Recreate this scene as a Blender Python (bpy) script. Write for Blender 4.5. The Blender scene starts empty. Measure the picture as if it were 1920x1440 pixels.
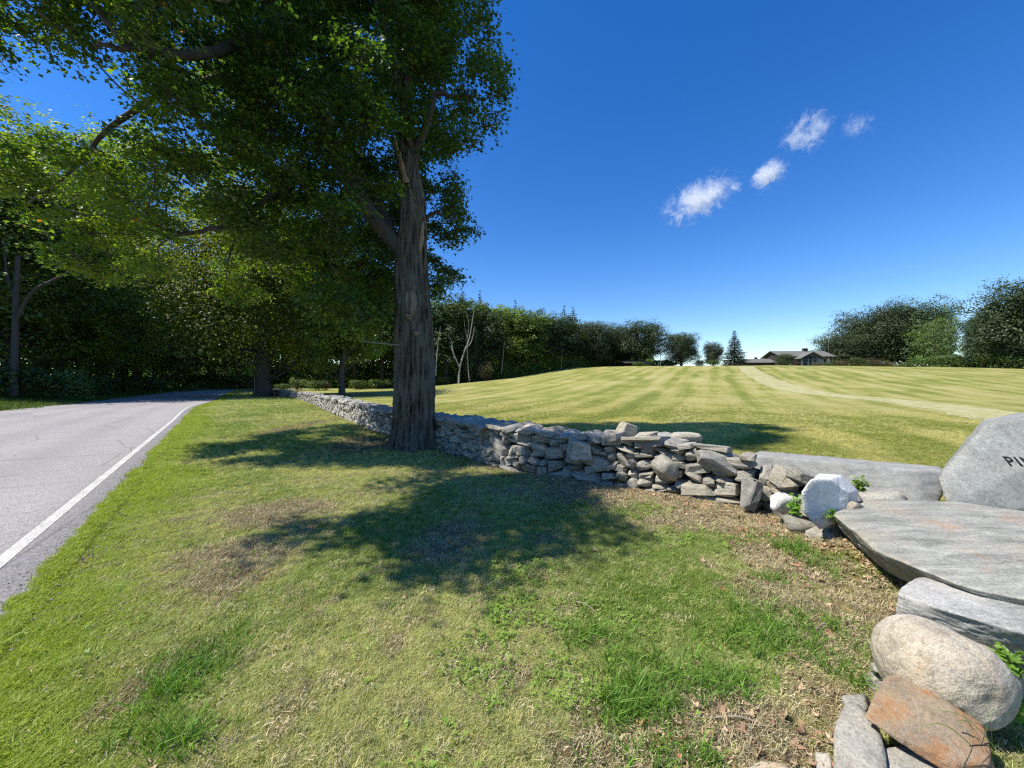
import bpy, bmesh, math, random
import numpy as np
from mathutils import Vector, Matrix, Quaternion
from mathutils.bvhtree import BVHTree

S = bpy.context.scene
C = S.collection
R = math.radians

# ------------------------------------------------------------------ camera
F, H0 = 720.0, 1.6                       # focal length in photo pixels, eye height
cam = bpy.data.cameras.new('camera')
cam.sensor_width = 36; cam.lens = 36 * F / 1920
cam.clip_start = 0.05; cam.clip_end = 9000
camo = bpy.data.objects.new('camera', cam); C.objects.link(camo)
camo.location = (0, 0, H0); camo.rotation_euler = (R(90), 0, 0)
S.camera = camo

# ------------------------------------------------------------------ light
SUN_AZ, SUN_EL = -101.0, 55.0             # azimuth clockwise from +Y
w = bpy.data.worlds.new('World'); S.world = w; w.use_nodes = True
nt = w.node_tree; nt.nodes.clear()
sky = nt.nodes.new('ShaderNodeTexSky'); sky.sky_type = 'NISHITA'; sky.sun_disc = False
sky.sun_elevation = R(SUN_EL); sky.sun_rotation = R(SUN_AZ)
sky.altitude = 0; sky.air_density = 1.0; sky.dust_density = 0.05; sky.ozone_density = 3.0
hs = nt.nodes.new('ShaderNodeHueSaturation'); hs.inputs['Saturation'].default_value = 1.36
hs.inputs['Value'].default_value = 0.92; hs.inputs['Hue'].default_value = 0.512
bg = nt.nodes.new('ShaderNodeBackground'); bg.inputs[1].default_value = 0.125
wo = nt.nodes.new('ShaderNodeOutputWorld')
nt.links.new(sky.outputs[0], hs.inputs['Color']); nt.links.new(hs.outputs[0], bg.inputs[0])
nt.links.new(bg.outputs[0], wo.inputs[0])

az, el = R(SUN_AZ), R(SUN_EL)
L = Vector((math.sin(az) * math.cos(el), math.cos(az) * math.cos(el), math.sin(el)))
sun = bpy.data.lights.new('sun', 'SUN'); sun.energy = 4.6; sun.angle = R(0.53); sun.color = (1.0, 0.955, 0.88)
suno = bpy.data.objects.new('sun', sun); C.objects.link(suno)
suno.rotation_euler = (-L).to_track_quat('-Z', 'Y').to_euler()

S.view_settings.view_transform = 'Standard'; S.view_settings.look = 'None'
S.view_settings.exposure = 0.75; S.view_settings.gamma = 1; S.view_settings.use_curve_mapping = False
S.render.engine = 'CYCLES'
cy = S.cycles
cy.use_denoising = False; cy.filter_width = 1.25
cy.max_bounces = 7; cy.diffuse_bounces = 3; cy.glossy_bounces = 2; cy.transmission_bounces = 4
cy.transparent_max_bounces = 8; cy.volume_bounces = 2
cy.caustics_reflective = False; cy.caustics_refractive = False
cy.volume_step_rate = 0.2; cy.volume_max_steps = 256

rng = np.random.default_rng(7)
random.seed(7)

# ------------------------------------------------------------------ numeric helpers
def _h(ix, iy, iz, seed):
    n = (ix.astype(np.int64) * 374761393 + iy.astype(np.int64) * 668265263 + iz.astype(np.int64) * 2147483647 + seed * 974634777) & 0xffffffff
    n = ((n ^ (n >> 13)) * 1274126177) & 0xffffffff
    n = ((n ^ (n >> 16)) * 2246822519) & 0xffffffff
    return ((n ^ (n >> 15)) & 0xffffff) / float(0xffffff)
def vnoise(x, y, z=None, seed=0):
    x = np.asarray(x, float); y = np.asarray(y, float)
    z = np.zeros_like(x) if z is None else np.asarray(z, float)
    ix, iy, iz = np.floor(x), np.floor(y), np.floor(z)
    fx, fy, fz = x - ix, y - iy, z - iz
    fx, fy, fz = [f * f * (3 - 2 * f) for f in (fx, fy, fz)]
    o = 0
    for a in (0, 1):
        wx = fx if a else 1 - fx
        for b in (0, 1):
            wy = fy if b else 1 - fy
            for c in (0, 1):
                wz = fz if c else 1 - fz
                o = o + _h(ix + a, iy + b, iz + c, seed) * wx * wy * wz
    return o
def fbm(x, y, z=None, o=4, seed=0):
    t, a, s = 0, 0.5, 0
    z = np.zeros_like(np.asarray(x, float)) if z is None else z
    for i in range(o):
        t = t + a * vnoise(x * 2 ** i, y * 2 ** i, z * 2 ** i, seed + i * 17); s += a; a *= 0.5
    return t / s                          # 0..1
def sstep(a, b, x):
    t = np.clip((np.asarray(x, float) - a) / (b - a), 0, 1)
    return t * t * (3 - 2 * t)

# terrain ------------------------------------------------------------
PX = np.array([-400, -60, -30, -21, -3, 15, 32, 67, 113, 146, 260, 500])
PZ = np.array([0.0, 0.0, 0.35, 1.0, 3.5, 6.0, 6.5, 6.7, 6.2, 4.7, 4.0, 4.0])
def terrain(x, y):
    x = np.asarray(x, float); y = np.asarray(y, float)
    p = np.interp(x, PX, PZ)
    s = sstep(18, 112, y)
    z = p * s + np.clip(y - 112, 0, 260) * 0.032 * np.clip(p / 6, 0, 1)
    z = z + 0.55 * sstep(-15, -35, x) * sstep(45, 95, y)
    # slow swells of the meadow
    z = z + (fbm(x / 22, y / 22, seed=5) - 0.5) * 0.7 * sstep(18, 60, y) * sstep(-20, 0, x)
    return z
def small_relief(x, y):
    return (fbm(x / 0.9, y / 0.9, o=4, seed=3) - 0.5) * 0.07 + (fbm(x / 4.0, y / 4.0, o=2, seed=9) - 0.5) * 0.06
def G(px, py, dz=0.0):
    """the point of the ground seen along the ray through a photo pixel"""
    u, v = (px - 960) / F, (720 - py) / F
    prev = 0.5
    for i in range(1, 4000):
        Y = 0.5 * 1.004 ** i
        if H0 + v * Y <= float(terrain(u * Y, Y)) + dz:
            break
        if Y > 400: break
    return np.array([u * Y, Y, H0 + v * Y])
def Pz(px, py, z):
    Y = (H0 - z) / ((py - 720) / F)
    return (px - 960) / F * Y, Y, z
def PD(px, py, Y):
    return (px - 960) / F * Y, Y, H0 - (py - 720) / F * Y

# ------------------------------------------------------------------ object helpers
def mesh_np(name, v, f, mats=(), smooth=False, attrs=None):
    """f: int array n x k (k = 3, 4, ...)"""
    v = np.ascontiguousarray(v, dtype=np.float32); f = np.ascontiguousarray(f, dtype=np.int32)
    me = bpy.data.meshes.new(name)
    me.vertices.add(len(v)); me.vertices.foreach_set('co', v.ravel())
    n, k = f.shape
    me.loops.add(n * k); me.loops.foreach_set('vertex_index', f.ravel())
    me.polygons.add(n)
    me.polygons.foreach_set('loop_start', np.arange(0, n * k, k, dtype=np.int32))
    me.polygons.foreach_set('loop_total', np.full(n, k, dtype=np.int32))
    me.polygons.foreach_set('use_smooth', np.full(n, smooth, dtype=bool))
    me.update(calc_edges=True)
    for m in mats: me.materials.append(m)
    for an, (ty, dat) in (attrs or {}).items():
        a = me.attributes.new(an, ty, 'POINT')
        a.data.foreach_set('color' if ty == 'FLOAT_COLOR' else ('vector' if ty == 'FLOAT_VECTOR' else 'value'), np.ascontiguousarray(dat, dtype=np.float32).ravel())
    return me
def obj(name, me, parent=None, loc=(0, 0, 0), rot=(0, 0, 0), scale=(1, 1, 1)):
    o = bpy.data.objects.new(name, me); C.objects.link(o)
    o.location = loc; o.rotation_euler = rot; o.scale = scale
    if parent is not None: o.parent = parent
    return o
def thing(o, label, cat, group=None):
    o['label'] = label; o['category'] = cat
    if group: o['group'] = group
    return o
def empty(name, loc, label, cat, group=None, rz=0, scale=1):
    o = bpy.data.objects.new(name, None); C.objects.link(o)
    o.location = loc; o.rotation_euler = (0, 0, rz)
    o.scale = scale if hasattr(scale, '__len__') else (scale,) * 3
    o.empty_display_size = 0.2
    return thing(o, label, cat, group)
class MB:
    """collects quads/tris of mixed kinds as vertices + python face lists"""
    def __init__(s): s.v = []; s.f = []
    def box(s, a, b):
        (x0, y0, z0), (x1, y1, z1) = a, b; n = len(s.v)
        s.v += [(x0, y0, z0), (x1, y0, z0), (x1, y1, z0), (x0, y1, z0), (x0, y0, z1), (x1, y0, z1), (x1, y1, z1), (x0, y1, z1)]
        s.f += [tuple(n + i for i in q) for q in ((0, 3, 2, 1), (4, 5, 6, 7), (0, 1, 5, 4), (1, 2, 6, 5), (2, 3, 7, 6), (3, 0, 4, 7))]; return s
    def poly_prism(s, pts, d):
        n = len(s.v); k = len(pts); d = Vector(d)
        s.v += [tuple(p) for p in pts] + [tuple(Vector(p) + d) for p in pts]
        s.f += [tuple(n + i for i in range(k))[::-1], tuple(n + k + i for i in range(k))]
        s.f += [(n + i, n + (i + 1) % k, n + k + (i + 1) % k, n + k + i) for i in range(k)]; return s
    def mesh(s, name, mat):
        me = bpy.data.meshes.new(name); me.from_pydata(s.v, [], s.f)
        bm = bmesh.new(); bm.from_mesh(me); bmesh.ops.recalc_face_normals(bm, faces=bm.faces); bm.to_mesh(me); bm.free()
        me.materials.append(mat); return me
def tube(pts, rad, seg=8, cap=True):
    """quads of a tapering tube along pts"""
    pts = np.asarray(pts, float); rad = np.asarray(rad, float)
    n = len(pts); T = np.gradient(pts, axis=0); T /= np.linalg.norm(T, axis=1)[:, None] + 1e-9
    ref = np.array([0.0, 1.0, 0.02]) if abs(T[0][2]) > 0.5 else np.array([0.0, 0.0, 1.0])
    v = []
    a = np.linspace(0, 2 * np.pi, seg, endpoint=False)
    u = np.cross(ref, T[0]); u /= np.linalg.norm(u)
    for i in range(n):
        u = u - T[i] * np.dot(u, T[i]); u /= np.linalg.norm(u) + 1e-9
        b = np.cross(T[i], u)
        v.append(pts[i] + rad[i] * (np.cos(a)[:, None] * u + np.sin(a)[:, None] * b))
    v = np.concatenate(v)
    i, j = np.meshgrid(np.arange(n - 1), np.arange(seg), indexing='ij')
    q = np.stack([i * seg + j, i * seg + (j + 1) % seg, (i + 1) * seg + (j + 1) % seg, (i + 1) * seg + j], -1).reshape(-1, 4)
    return v, q
def join(parts):
    vs, fs, n = [], [], 0
    for v, f in parts:
        vs.append(v); fs.append(f + n); n += len(v)
    return np.concatenate(vs), np.concatenate(fs)
def curve_pts(ctrl, n):
    """Catmull-Rom through control rows (any number of columns)"""
    c = np.asarray(ctrl, float); c = np.vstack([2 * c[0] - c[1], c, 2 * c[-1] - c[-2]])
    t = np.linspace(0, len(c) - 3, n); o = []
    for x in t:
        i = min(int(x), len(c) - 4); f = x - i
        p0, p1, p2, p3 = c[i:i + 4]
        o.append(0.5 * ((2 * p1) + (-p0 + p2) * f + (2 * p0 - 5 * p1 + 4 * p2 - p3) * f ** 2 + (-p0 + 3 * p1 - 3 * p2 + p3) * f ** 3))
    return np.array(o)

# ------------------------------------------------------------------ materials
class NT:
    def __init__(s, name):
        s.m = bpy.data.materials.new(name); s.m.use_nodes = True; s.t = s.m.node_tree; s.t.nodes.clear()
        s.out = s.n('ShaderNodeOutputMaterial')
    def n(s, ty, **k):
        nd = s.t.nodes.new(ty)
        for a, b in k.items(): setattr(nd, a, b)
        return nd
    def l(s, a, b): s.t.links.new(a, b)
    def val(s, sock, x):
        if hasattr(x, 'links'): s.l(x, sock)
        else: sock.default_value = x
    def coord(s, kind='Object'):
        return s.n('ShaderNodeTexCoord').outputs[kind]
    def mapping(s, v, scale=(1, 1, 1), rot=(0, 0, 0), loc=(0, 0, 0)):
        m = s.n('ShaderNodeMapping'); s.l(v, m.inputs[0])
        m.inputs['Scale'].default_value = scale; m.inputs['Rotation'].default_value = rot; m.inputs['Location'].default_value = loc
        return m.outputs[0]
    def noise(s, v, sc, det=4, rough=0.55, dist=0.0):
        t = s.n('ShaderNodeTexNoise'); s.l(v, t.inputs['Vector'])
        t.inputs['Scale'].default_value = sc; t.inputs['Detail'].default_value = det
        t.inputs['Roughness'].default_value = rough; t.inputs['Distortion'].default_value = dist
        return t.outputs['Fac']
    def voro(s, v, sc, feature='F1', out='Distance'):
        t = s.n('ShaderNodeTexVoronoi'); t.feature = feature; s.l(v, t.inputs['Vector']); t.inputs['Scale'].default_value = sc
        return t.outputs[out]
    def ramp(s, fac, stops, interp='LINEAR'):
        r = s.n('ShaderNodeValToRGB'); s.l(fac, r.inputs[0]); e = r.color_ramp.elements; r.color_ramp.interpolation = interp
        while len(e) < len(stops): e.new(0.5)
        for el, (p, c) in zip(e, stops):
            el.position = p; el.color = (c, c, c, 1) if not hasattr(c, '__len__') else (*c[:3], 1)
        return r.outputs[0]
    def mix(s, fac, a, b, mode='MIX'):
        m = s.n('ShaderNodeMix', data_type='RGBA', blend_type=mode)
        s.val(m.inputs[0], fac)
        for sock, x in ((m.inputs[6], a), (m.inputs[7], b)):
            if hasattr(x, 'links'): s.l(x, sock)
            else: sock.default_value = (*x[:3], 1) if hasattr(x, '__len__') else (x, x, x, 1)
        return m.outputs[2]
    def math(s, op, a, b=0.0):
        m = s.n('ShaderNodeMath', operation=op); s.val(m.inputs[0], a); s.val(m.inputs[1], b); return m.outputs[0]
    def attr(s, name, ty='GEOMETRY', out='Fac'):
        a = s.n('ShaderNodeAttribute'); a.attribute_name = name; a.attribute_type = ty; return a.outputs[out]
    def bump(s, h, strength=0.5, dist=0.02, nrm=None):
        b = s.n('ShaderNodeBump'); s.l(h, b.inputs['Height']); b.inputs['Strength'].default_value = strength; b.inputs['Distance'].default_value = dist
        if nrm is not None: s.l(nrm, b.inputs['Normal'])
        return b.outputs[0]
    def bsdf(s, col, rough=0.8, spec=0.3, nrm=None, link=True):
        p = s.n('ShaderNodeBsdfPrincipled')
        if hasattr(col, 'links'): s.l(col, p.inputs['Base Color'])
        else: p.inputs['Base Color'].default_value = (*col[:3], 1)
        s.val(p.inputs['Roughness'], rough); p.inputs['Specular IOR Level'].default_value = spec
        if nrm is not None: s.l(nrm, p.inputs['Normal'])
        if link: s.l(p.outputs[0], s.out.inputs[0])
        return p
def leaf_mat(name, dark, mid, light, trans=0.4, rough=0.42, spec=0.5, accent=None):
    k = NT(name)
    a = k.attr('lv')
    st = [(0.0, dark), (0.55, mid), (0.9, light)]
    if accent: st += [(0.975, light), (0.99, accent)]
    col = k.ramp(a, st)
    rnd = k.n('ShaderNodeObjectInfo').outputs['Random']
    hsv = k.n('ShaderNodeHueSaturation'); k.l(col, hsv.inputs['Color'])
    k.l(k.math('ADD', k.math('MULTIPLY', rnd, 0.03), 0.485), hsv.inputs['Hue'])
    k.l(k.math('ADD', k.math('MULTIPLY', rnd, 0.6), 0.72), hsv.inputs['Value'])
    p = k.bsdf(hsv.outputs[0], rough, spec, link=False)
    t = k.n('ShaderNodeBsdfTranslucent')
    k.l(k.mix(1.0, hsv.outputs[0], (1.8, 1.95, 0.6), 'MULTIPLY'), t.inputs[0])
    m = k.n('ShaderNodeMixShader'); m.inputs[0].default_value = trans
    k.l(p.outputs[0], m.inputs[1]); k.l(t.outputs[0], m.inputs[2]); k.l(m.outputs[0], k.out.inputs[0])
    return k.m
def bark_mat(name, c1, c2, sc=6, depth=0.03, moss=0.0):
    k = NT(name); co = k.coord()
    st = k.mapping(co, (1, 1, 0.09))
    n1 = k.noise(st, sc * 2.2, 6, 0.65, 0.6); v = k.voro(st, sc * 2.6, 'F1')
    n2 = k.noise(co, 1.3, 4)
    rid = k.math('ADD', k.math('MULTIPLY', v, 0.7), k.math('MULTIPLY', n1, 0.8))
    col = k.mix(k.ramp(rid, [(0.5, 0.0), (0.88, 1.0)]), c1, c2)  # grooves coloured dark, painting in the shade between ridges
    col = k.mix(k.ramp(n2, [(0.45, 0.0), (0.62, 0.45)]), col, (0.16, 0.17, 0.15))
    if moss: col = k.mix(k.ramp(k.noise(co, 2.1, 5), [(0.52, 0.0), (0.7, moss)]), col, (0.09, 0.12, 0.06))
    k.bsdf(col, 0.95, 0.15, k.bump(rid, 1.0, depth))
    return k.m
def stone_mat(name, c1, c2, c3, streak=(1, 1, 4), sc=3.0, rust=0.0, rustcol=(0.33, 0.14, 0.04), bump=0.012, lichen=0.3, objspace='Object', rot=(0.3, 0.2, 0.1), spec=0.35):
    k = NT(name); co = k.coord(objspace)
    oi = k.n('ShaderNodeObjectInfo').outputs['Random']
    off = k.n('ShaderNodeVectorMath', operation='ADD'); k.l(co, off.inputs[0])
    cmb = k.n('ShaderNodeCombineXYZ'); k.l(k.math('MULTIPLY', oi, 37.0), cmb.inputs[0]); k.l(k.math('MULTIPLY', oi, 11.0), cmb.inputs[1]); k.l(cmb.outputs[0], off.inputs[1])
    co = off.outputs[0]
    st = k.mapping(co, streak, rot)
    n1 = k.noise(st, sc, 8, 0.62, 0.5); n2 = k.noise(co, sc * 0.8, 5, 0.6); n3 = k.noise(co, sc * 14, 4, 0.7)
    col = k.mix(k.ramp(n1, [(0.3, 0.0), (0.7, 1.0)]), c1, c2)
    col = k.mix(k.ramp(n2, [(0.5, 0.0), (0.66, 0.8)]), col, c3)
    vein = k.ramp(k.noise(st, sc * 1.7, 5, 0.6, 1.2), [(0.485, 0.0), (0.5, 0.22), (0.515, 0.0)])
    col = k.mix(vein, col, tuple(min(0.75, 1.9 * a) for a in c2))
    n4 = k.noise(co, sc * 45, 3, 0.7)
    col = k.mix(k.ramp(n4, [(0.36, 0.45), (0.47, 0.0), (0.56, 0.0), (0.66, 0.0)]), col, tuple(0.4 * a for a in c1))
    col = k.mix(k.ramp(n4, [(0.56, 0.0), (0.68, 0.4)]), col, tuple(min(.8, 1.5 * a) for a in c2))
    col = k.mix(k.ramp(n3, [(0.35, 0.35), (0.5, 0.0)]), col, tuple(0.35 * a for a in c1))
    if lichen: col = k.mix(k.ramp(k.noise(co, sc * 4.5, 5, 0.7), [(0.6, 0.0), (0.68, lichen)]), col, (0.36, 0.38, 0.27))
    if rust: col = k.mix(k.ramp(k.noise(k.mapping(co, (1, 1, 1), (0, 0, 0), (4, 2, 1)), sc * 0.9, 5, 0.65), [(0.56 - 0.25 * rust, 0.0), (0.66 - 0.2 * rust, min(1, 0.4 + rust))]), col, k.mix(n3, rustcol, tuple(1.6 * a for a in rustcol)))
    tone = k.math('ADD', k.math('MULTIPLY', oi, 0.5), 0.75)
    col = k.mix(1.0, col, k.ramp(oi, [(0, (0.72, 0.72, 0.74)), (0.3, (0.95, 0.93, 0.88)), (0.6, (1.05, 1.0, 0.9)), (1, (1.25, 1.22, 1.15))]) if objspace == 'Object' and name == 'fieldstone' else (1, 1, 1), 'MULTIPLY')
    h = k.math('ADD', k.math('MULTIPLY', n1, 1.0), k.math('ADD', k.math('MULTIPLY', n3, 0.45), k.math('MULTIPLY', n4, 0.2)))
    k.bsdf(col, 0.82, spec, k.bump(h, 0.9, bump))
    return k.m
def plain(name, col, rough=0.7, spec=0.3, nsc=0, namp=0.2, bump=0.0, streak=(1, 1, 1)):
    k = NT(name)
    if nsc:
        n = k.noise(k.mapping(k.coord(), streak), nsc, 6, 0.6)
        c = k.mix(n, tuple(a * (1 - namp) for a in col), tuple(min(1, a * (1 + namp)) for a in col))
        k.bsdf(c, rough, spec, k.bump(n, 0.6, bump) if bump else None)
    else: k.bsdf(col, rough, spec)
    return k.m

M = {}
M['maple'] = leaf_mat('maple_leaf', (0.022, 0.045, 0.013), (0.06, 0.105, 0.018), (0.16, 0.2, 0.022), 0.5, 0.45, 0.45, (0.3, 0.1, 0.02))
M['wood_a'] = leaf_mat('wood_leaf', (0.045, 0.075, 0.022), (0.12, 0.175, 0.035), (0.22, 0.28, 0.055), 0.46, 0.42, 0.55)
M['wood_c'] = leaf_mat('sunlit_wood_leaf', (0.06, 0.09, 0.02), (0.15, 0.20, 0.035), (0.25, 0.30, 0.05), 0.48, 0.5, 0.35)
M['wood_b'] = leaf_mat('oak_leaf', (0.022, 0.04, 0.018), (0.05, 0.08, 0.026), (0.085, 0.12, 0.04), 0.2, 0.5, 0.4)
M['light_leaf'] = leaf_mat('locust_leaf', (0.06, 0.1, 0.035), (0.11, 0.17, 0.05), (0.17, 0.23, 0.07), 0.35, 0.5, 0.35)
M['conifer'] = leaf_mat('spruce_needles', (0.016, 0.034, 0.02), (0.035, 0.06, 0.032), (0.06, 0.085, 0.045), 0.08, 0.6, 0.3)
M['shrub'] = leaf_mat('shrub_leaf', (0.035, 0.06, 0.02), (0.07, 0.11, 0.03), (0.12, 0.17, 0.04), 0.3, 0.5, 0.35)
M['red_shrub'] = leaf_mat('russet_shrub_leaf', (0.05, 0.045, 0.03), (0.09, 0.08, 0.04), (0.14, 0.12, 0.05), 0.25, 0.55, 0.3)
M['bark'] = bark_mat('maple_bark', (0.02, 0.016, 0.012), (0.155, 0.125, 0.092), 5, 0.06, 0.5)
M['bark_limb'] = plain('limb_bark', (0.085, 0.075, 0.065), .95, .15, 16, .6, .02)
M['bark_far'] = plain('far_bark', (0.085, 0.075, 0.065), 0.95, 0.1, 4, 0.4)
M['birch'] = plain('pale_bark', (0.3, 0.285, 0.25), 0.9, 0.2, 5, 0.3)
M['rawwood'] = bark_mat('bare_wood', (0.06, 0.04, 0.026), (0.30, 0.21, 0.12), 4, 0.02)
M['deadwood'] = plain('dead_wood', (0.27, 0.23, 0.18), 0.9, 0.2, 8, 0.35, 0.01, (1, 1, .2))
M['stone'] = stone_mat('fieldstone', (0.28, 0.265, 0.225), (0.58, 0.55, 0.46), (0.62, 0.58, 0.47), sc=1.6, streak=(1, 1, 2.2), bump=0.05, lichen=0.35, rust=-0.1)
M['gneiss'] = stone_mat('grey_slab_stone', (0.15, 0.15, 0.125), (0.40, 0.39, 0.33), (0.34, 0.29, 0.21), streak=(0.8, 3.5, 5), sc=2.4, rust=-0.1, bump=0.012, lichen=0.15, rot=(0.05, 0.1, 0.5))
M['palestone'] = stone_mat('pale_block_stone', (0.18, 0.18, 0.165), (0.40, 0.395, 0.36), (0.44, 0.42, 0.37), streak=(0.8, 3, 5), sc=2.5, bump=0.01, lichen=0.0, rot=(0.1, 0.1, 0.4))
M['signstone'] = stone_mat('sign_stone', (0.17, 0.175, 0.155), (0.33, 0.335, 0.30), (0.26, 0.26, 0.225), streak=(2.5, 1, 1.2), sc=1.7, bump=0.008, lichen=0.05, rot=(0.2, 0.7, 0.2))
M['blockstone'] = stone_mat('granite_block', (0.18, 0.178, 0.16), (0.36, 0.355, 0.32), (0.28, 0.27, 0.24), streak=(1, 2, 2), sc=5, bump=0.008, lichen=0.1)
M['boulder'] = stone_mat('tan_boulder', (0.27, 0.23, 0.165), (0.52, 0.45, 0.33), (0.55, 0.5, 0.42), streak=(1, 2.5, 3), sc=2.6, bump=0.018, lichen=0.1, rust=0.05, rustcol=(0.36, 0.22, 0.1))
M['rust'] = stone_mat('rusty_stone', (0.17, 0.125, 0.085), (0.34, 0.26, 0.17), (0.36, 0.25, 0.13), streak=(1, 2, 3), sc=5.2, rust=0.42, rustcol=(0.24, 0.10, 0.03), bump=0.012, lichen=0.5)
M['slate'] = stone_mat('slate_stone', (0.2, 0.185, 0.15), (0.40, 0.37, 0.30), (0.45, 0.40, 0.31), streak=(3, 1, 1), sc=2.5, bump=0.012, lichen=0.25)
M['quartz'] = stone_mat('white_quartz', (0.55, 0.54, 0.49), (0.80, 0.79, 0.74), (0.42, 0.39, 0.32), streak=(1, 1, 2), sc=3, bump=0.012, lichen=0.0)
M['core'] = plain('wall_core', (0.035, 0.032, 0.028), 1.0, 0.05, 8, 0.3)

# ------------------------------------------------------------------ ground
ROAD_DIR = np.array([-0.609, 0.793])                 # along the road
def road_edge_pts():
    pts = [(-1.36 - 0.768 * y, y) for y in (-40, -20, -8, 0, 8, 16, 26)]
    for p in ((405, 751), (421, 741), (436, 735), (466, 731.5)):
        g = G(*p); pts.append((g[0], g[1]))
    g = pts[-1]; pts += [(g[0] + 14, g[1] + 16), (g[0] + 40, g[1] + 30)]
    return curve_pts(pts, 1300)
RE = road_edge_pts()
tg = np.gradient(RE, axis=0); tg /= np.linalg.norm(tg, axis=1)[:, None]
RN = np.stack([-tg[:, 1], tg[:, 0]], 1)              # towards the road's left
ROADW = 9.2
def road_dist(x, y):
    """signed distance to the road's near edge, + on the lawn; minus inside"""
    x = np.asarray(x, float).ravel(); y = np.asarray(y, float).ravel()
    out = np.empty(len(x)); st = RE[::6]; nn = RN[::6]
    for i in range(0, len(x), 20000):
        dx = x[i:i + 20000, None] - st[:, 0]; dy = y[i:i + 20000, None] - st[:, 1]
        d2 = dx * dx + dy * dy; j = d2.argmin(1); r = np.arange(len(j))
        out[i:i + 20000] = -(dx[r, j] * nn[j, 0] + dy[r, j] * nn[j, 1])
    return out

WALL_PX = [(1578, 1032), (1450, 968), (1330, 942), (1200, 920), (1100, 905), (1020, 893), (930, 878), (850, 852), (760, 825), (700, 808), (650, 788), (600, 766), (560, 751), (530, 745), (505, 742)]
WB = np.array([Pz(px, py, 0)[:2] for px, py in WALL_PX])
WP = curve_pts(WB, 900)
ws = np.concatenate([[0], np.cumsum(np.linalg.norm(np.diff(WP, axis=0), axis=1))])
WLEN = ws[-1]
def wall_at(s):
    x = np.interp(s, ws, WP[:, 0]); y = np.interp(s, ws, WP[:, 1])
    x2 = np.interp(s + 0.1, ws, WP[:, 0]); y2 = np.interp(s + 0.1, ws, WP[:, 1])
    x1 = np.interp(s - 0.1, ws, WP[:, 0]); y1 = np.interp(s - 0.1, ws, WP[:, 1])
    t = Vector((x2 - x1, y2 - y1, 0)).normalized()
    n = Vector((t.y, -t.x, 0))                       # towards the field
    return Vector((x, y, 0)), t, n
WPs = WP[::4]
WTs = np.gradient(WPs, axis=0); WTs /= np.linalg.norm(WTs, axis=1)[:, None]
def wall_dist(x, y):
    """+ on the road side, - on the field side"""
    x = np.asarray(x, float).ravel(); y = np.asarray(y, float).ravel(); out = np.empty(len(x))
    for i in range(0, len(x), 20000):
        dx = x[i:i + 20000, None] - WPs[:, 0]; dy = y[i:i + 20000, None] - WPs[:, 1]
        d2 = dx * dx + dy * dy; j = d2.argmin(1); r = np.arange(len(j))
        sg = np.sign(-(dx[r, j] * WTs[j, 1] - dy[r, j] * WTs[j, 0]))
        out[i:i + 20000] = np.sqrt(d2[r, j]) * sg
    return out

def gz(x, y):
    """height of the bare ground"""
    x = np.asarray(x, float); y = np.asarray(y, float); sh = x.shape
    z = terrain(x, y) + small_relief(x, y) * sstep(70, 10, np.hypot(x, y))
    rd = road_dist(x, y).reshape(sh)
    inside = sstep(0.30, 0.0, rd) * sstep(-ROADW - 0.3, -ROADW, rd)
    z = z * (1 - inside) + (terrain(x, y) - 0.03) * inside
    z = np.where(rd > 0, np.minimum(z, terrain(x, y) + 0.005 + 0.12 * np.clip(rd, 0, 1).reshape(sh)), z) if np.ndim(rd) else z
    z = z + 0.19 * np.exp(-(((x - 3.5) / 0.85) ** 2 + ((y - 3.1) / 0.95) ** 2) ** 1.5)
    bank = sstep(-ROADW, -ROADW - 5, rd) * sstep(-ROADW - 60, -ROADW - 10, rd)
    return z + 0.35 * bank

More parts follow.
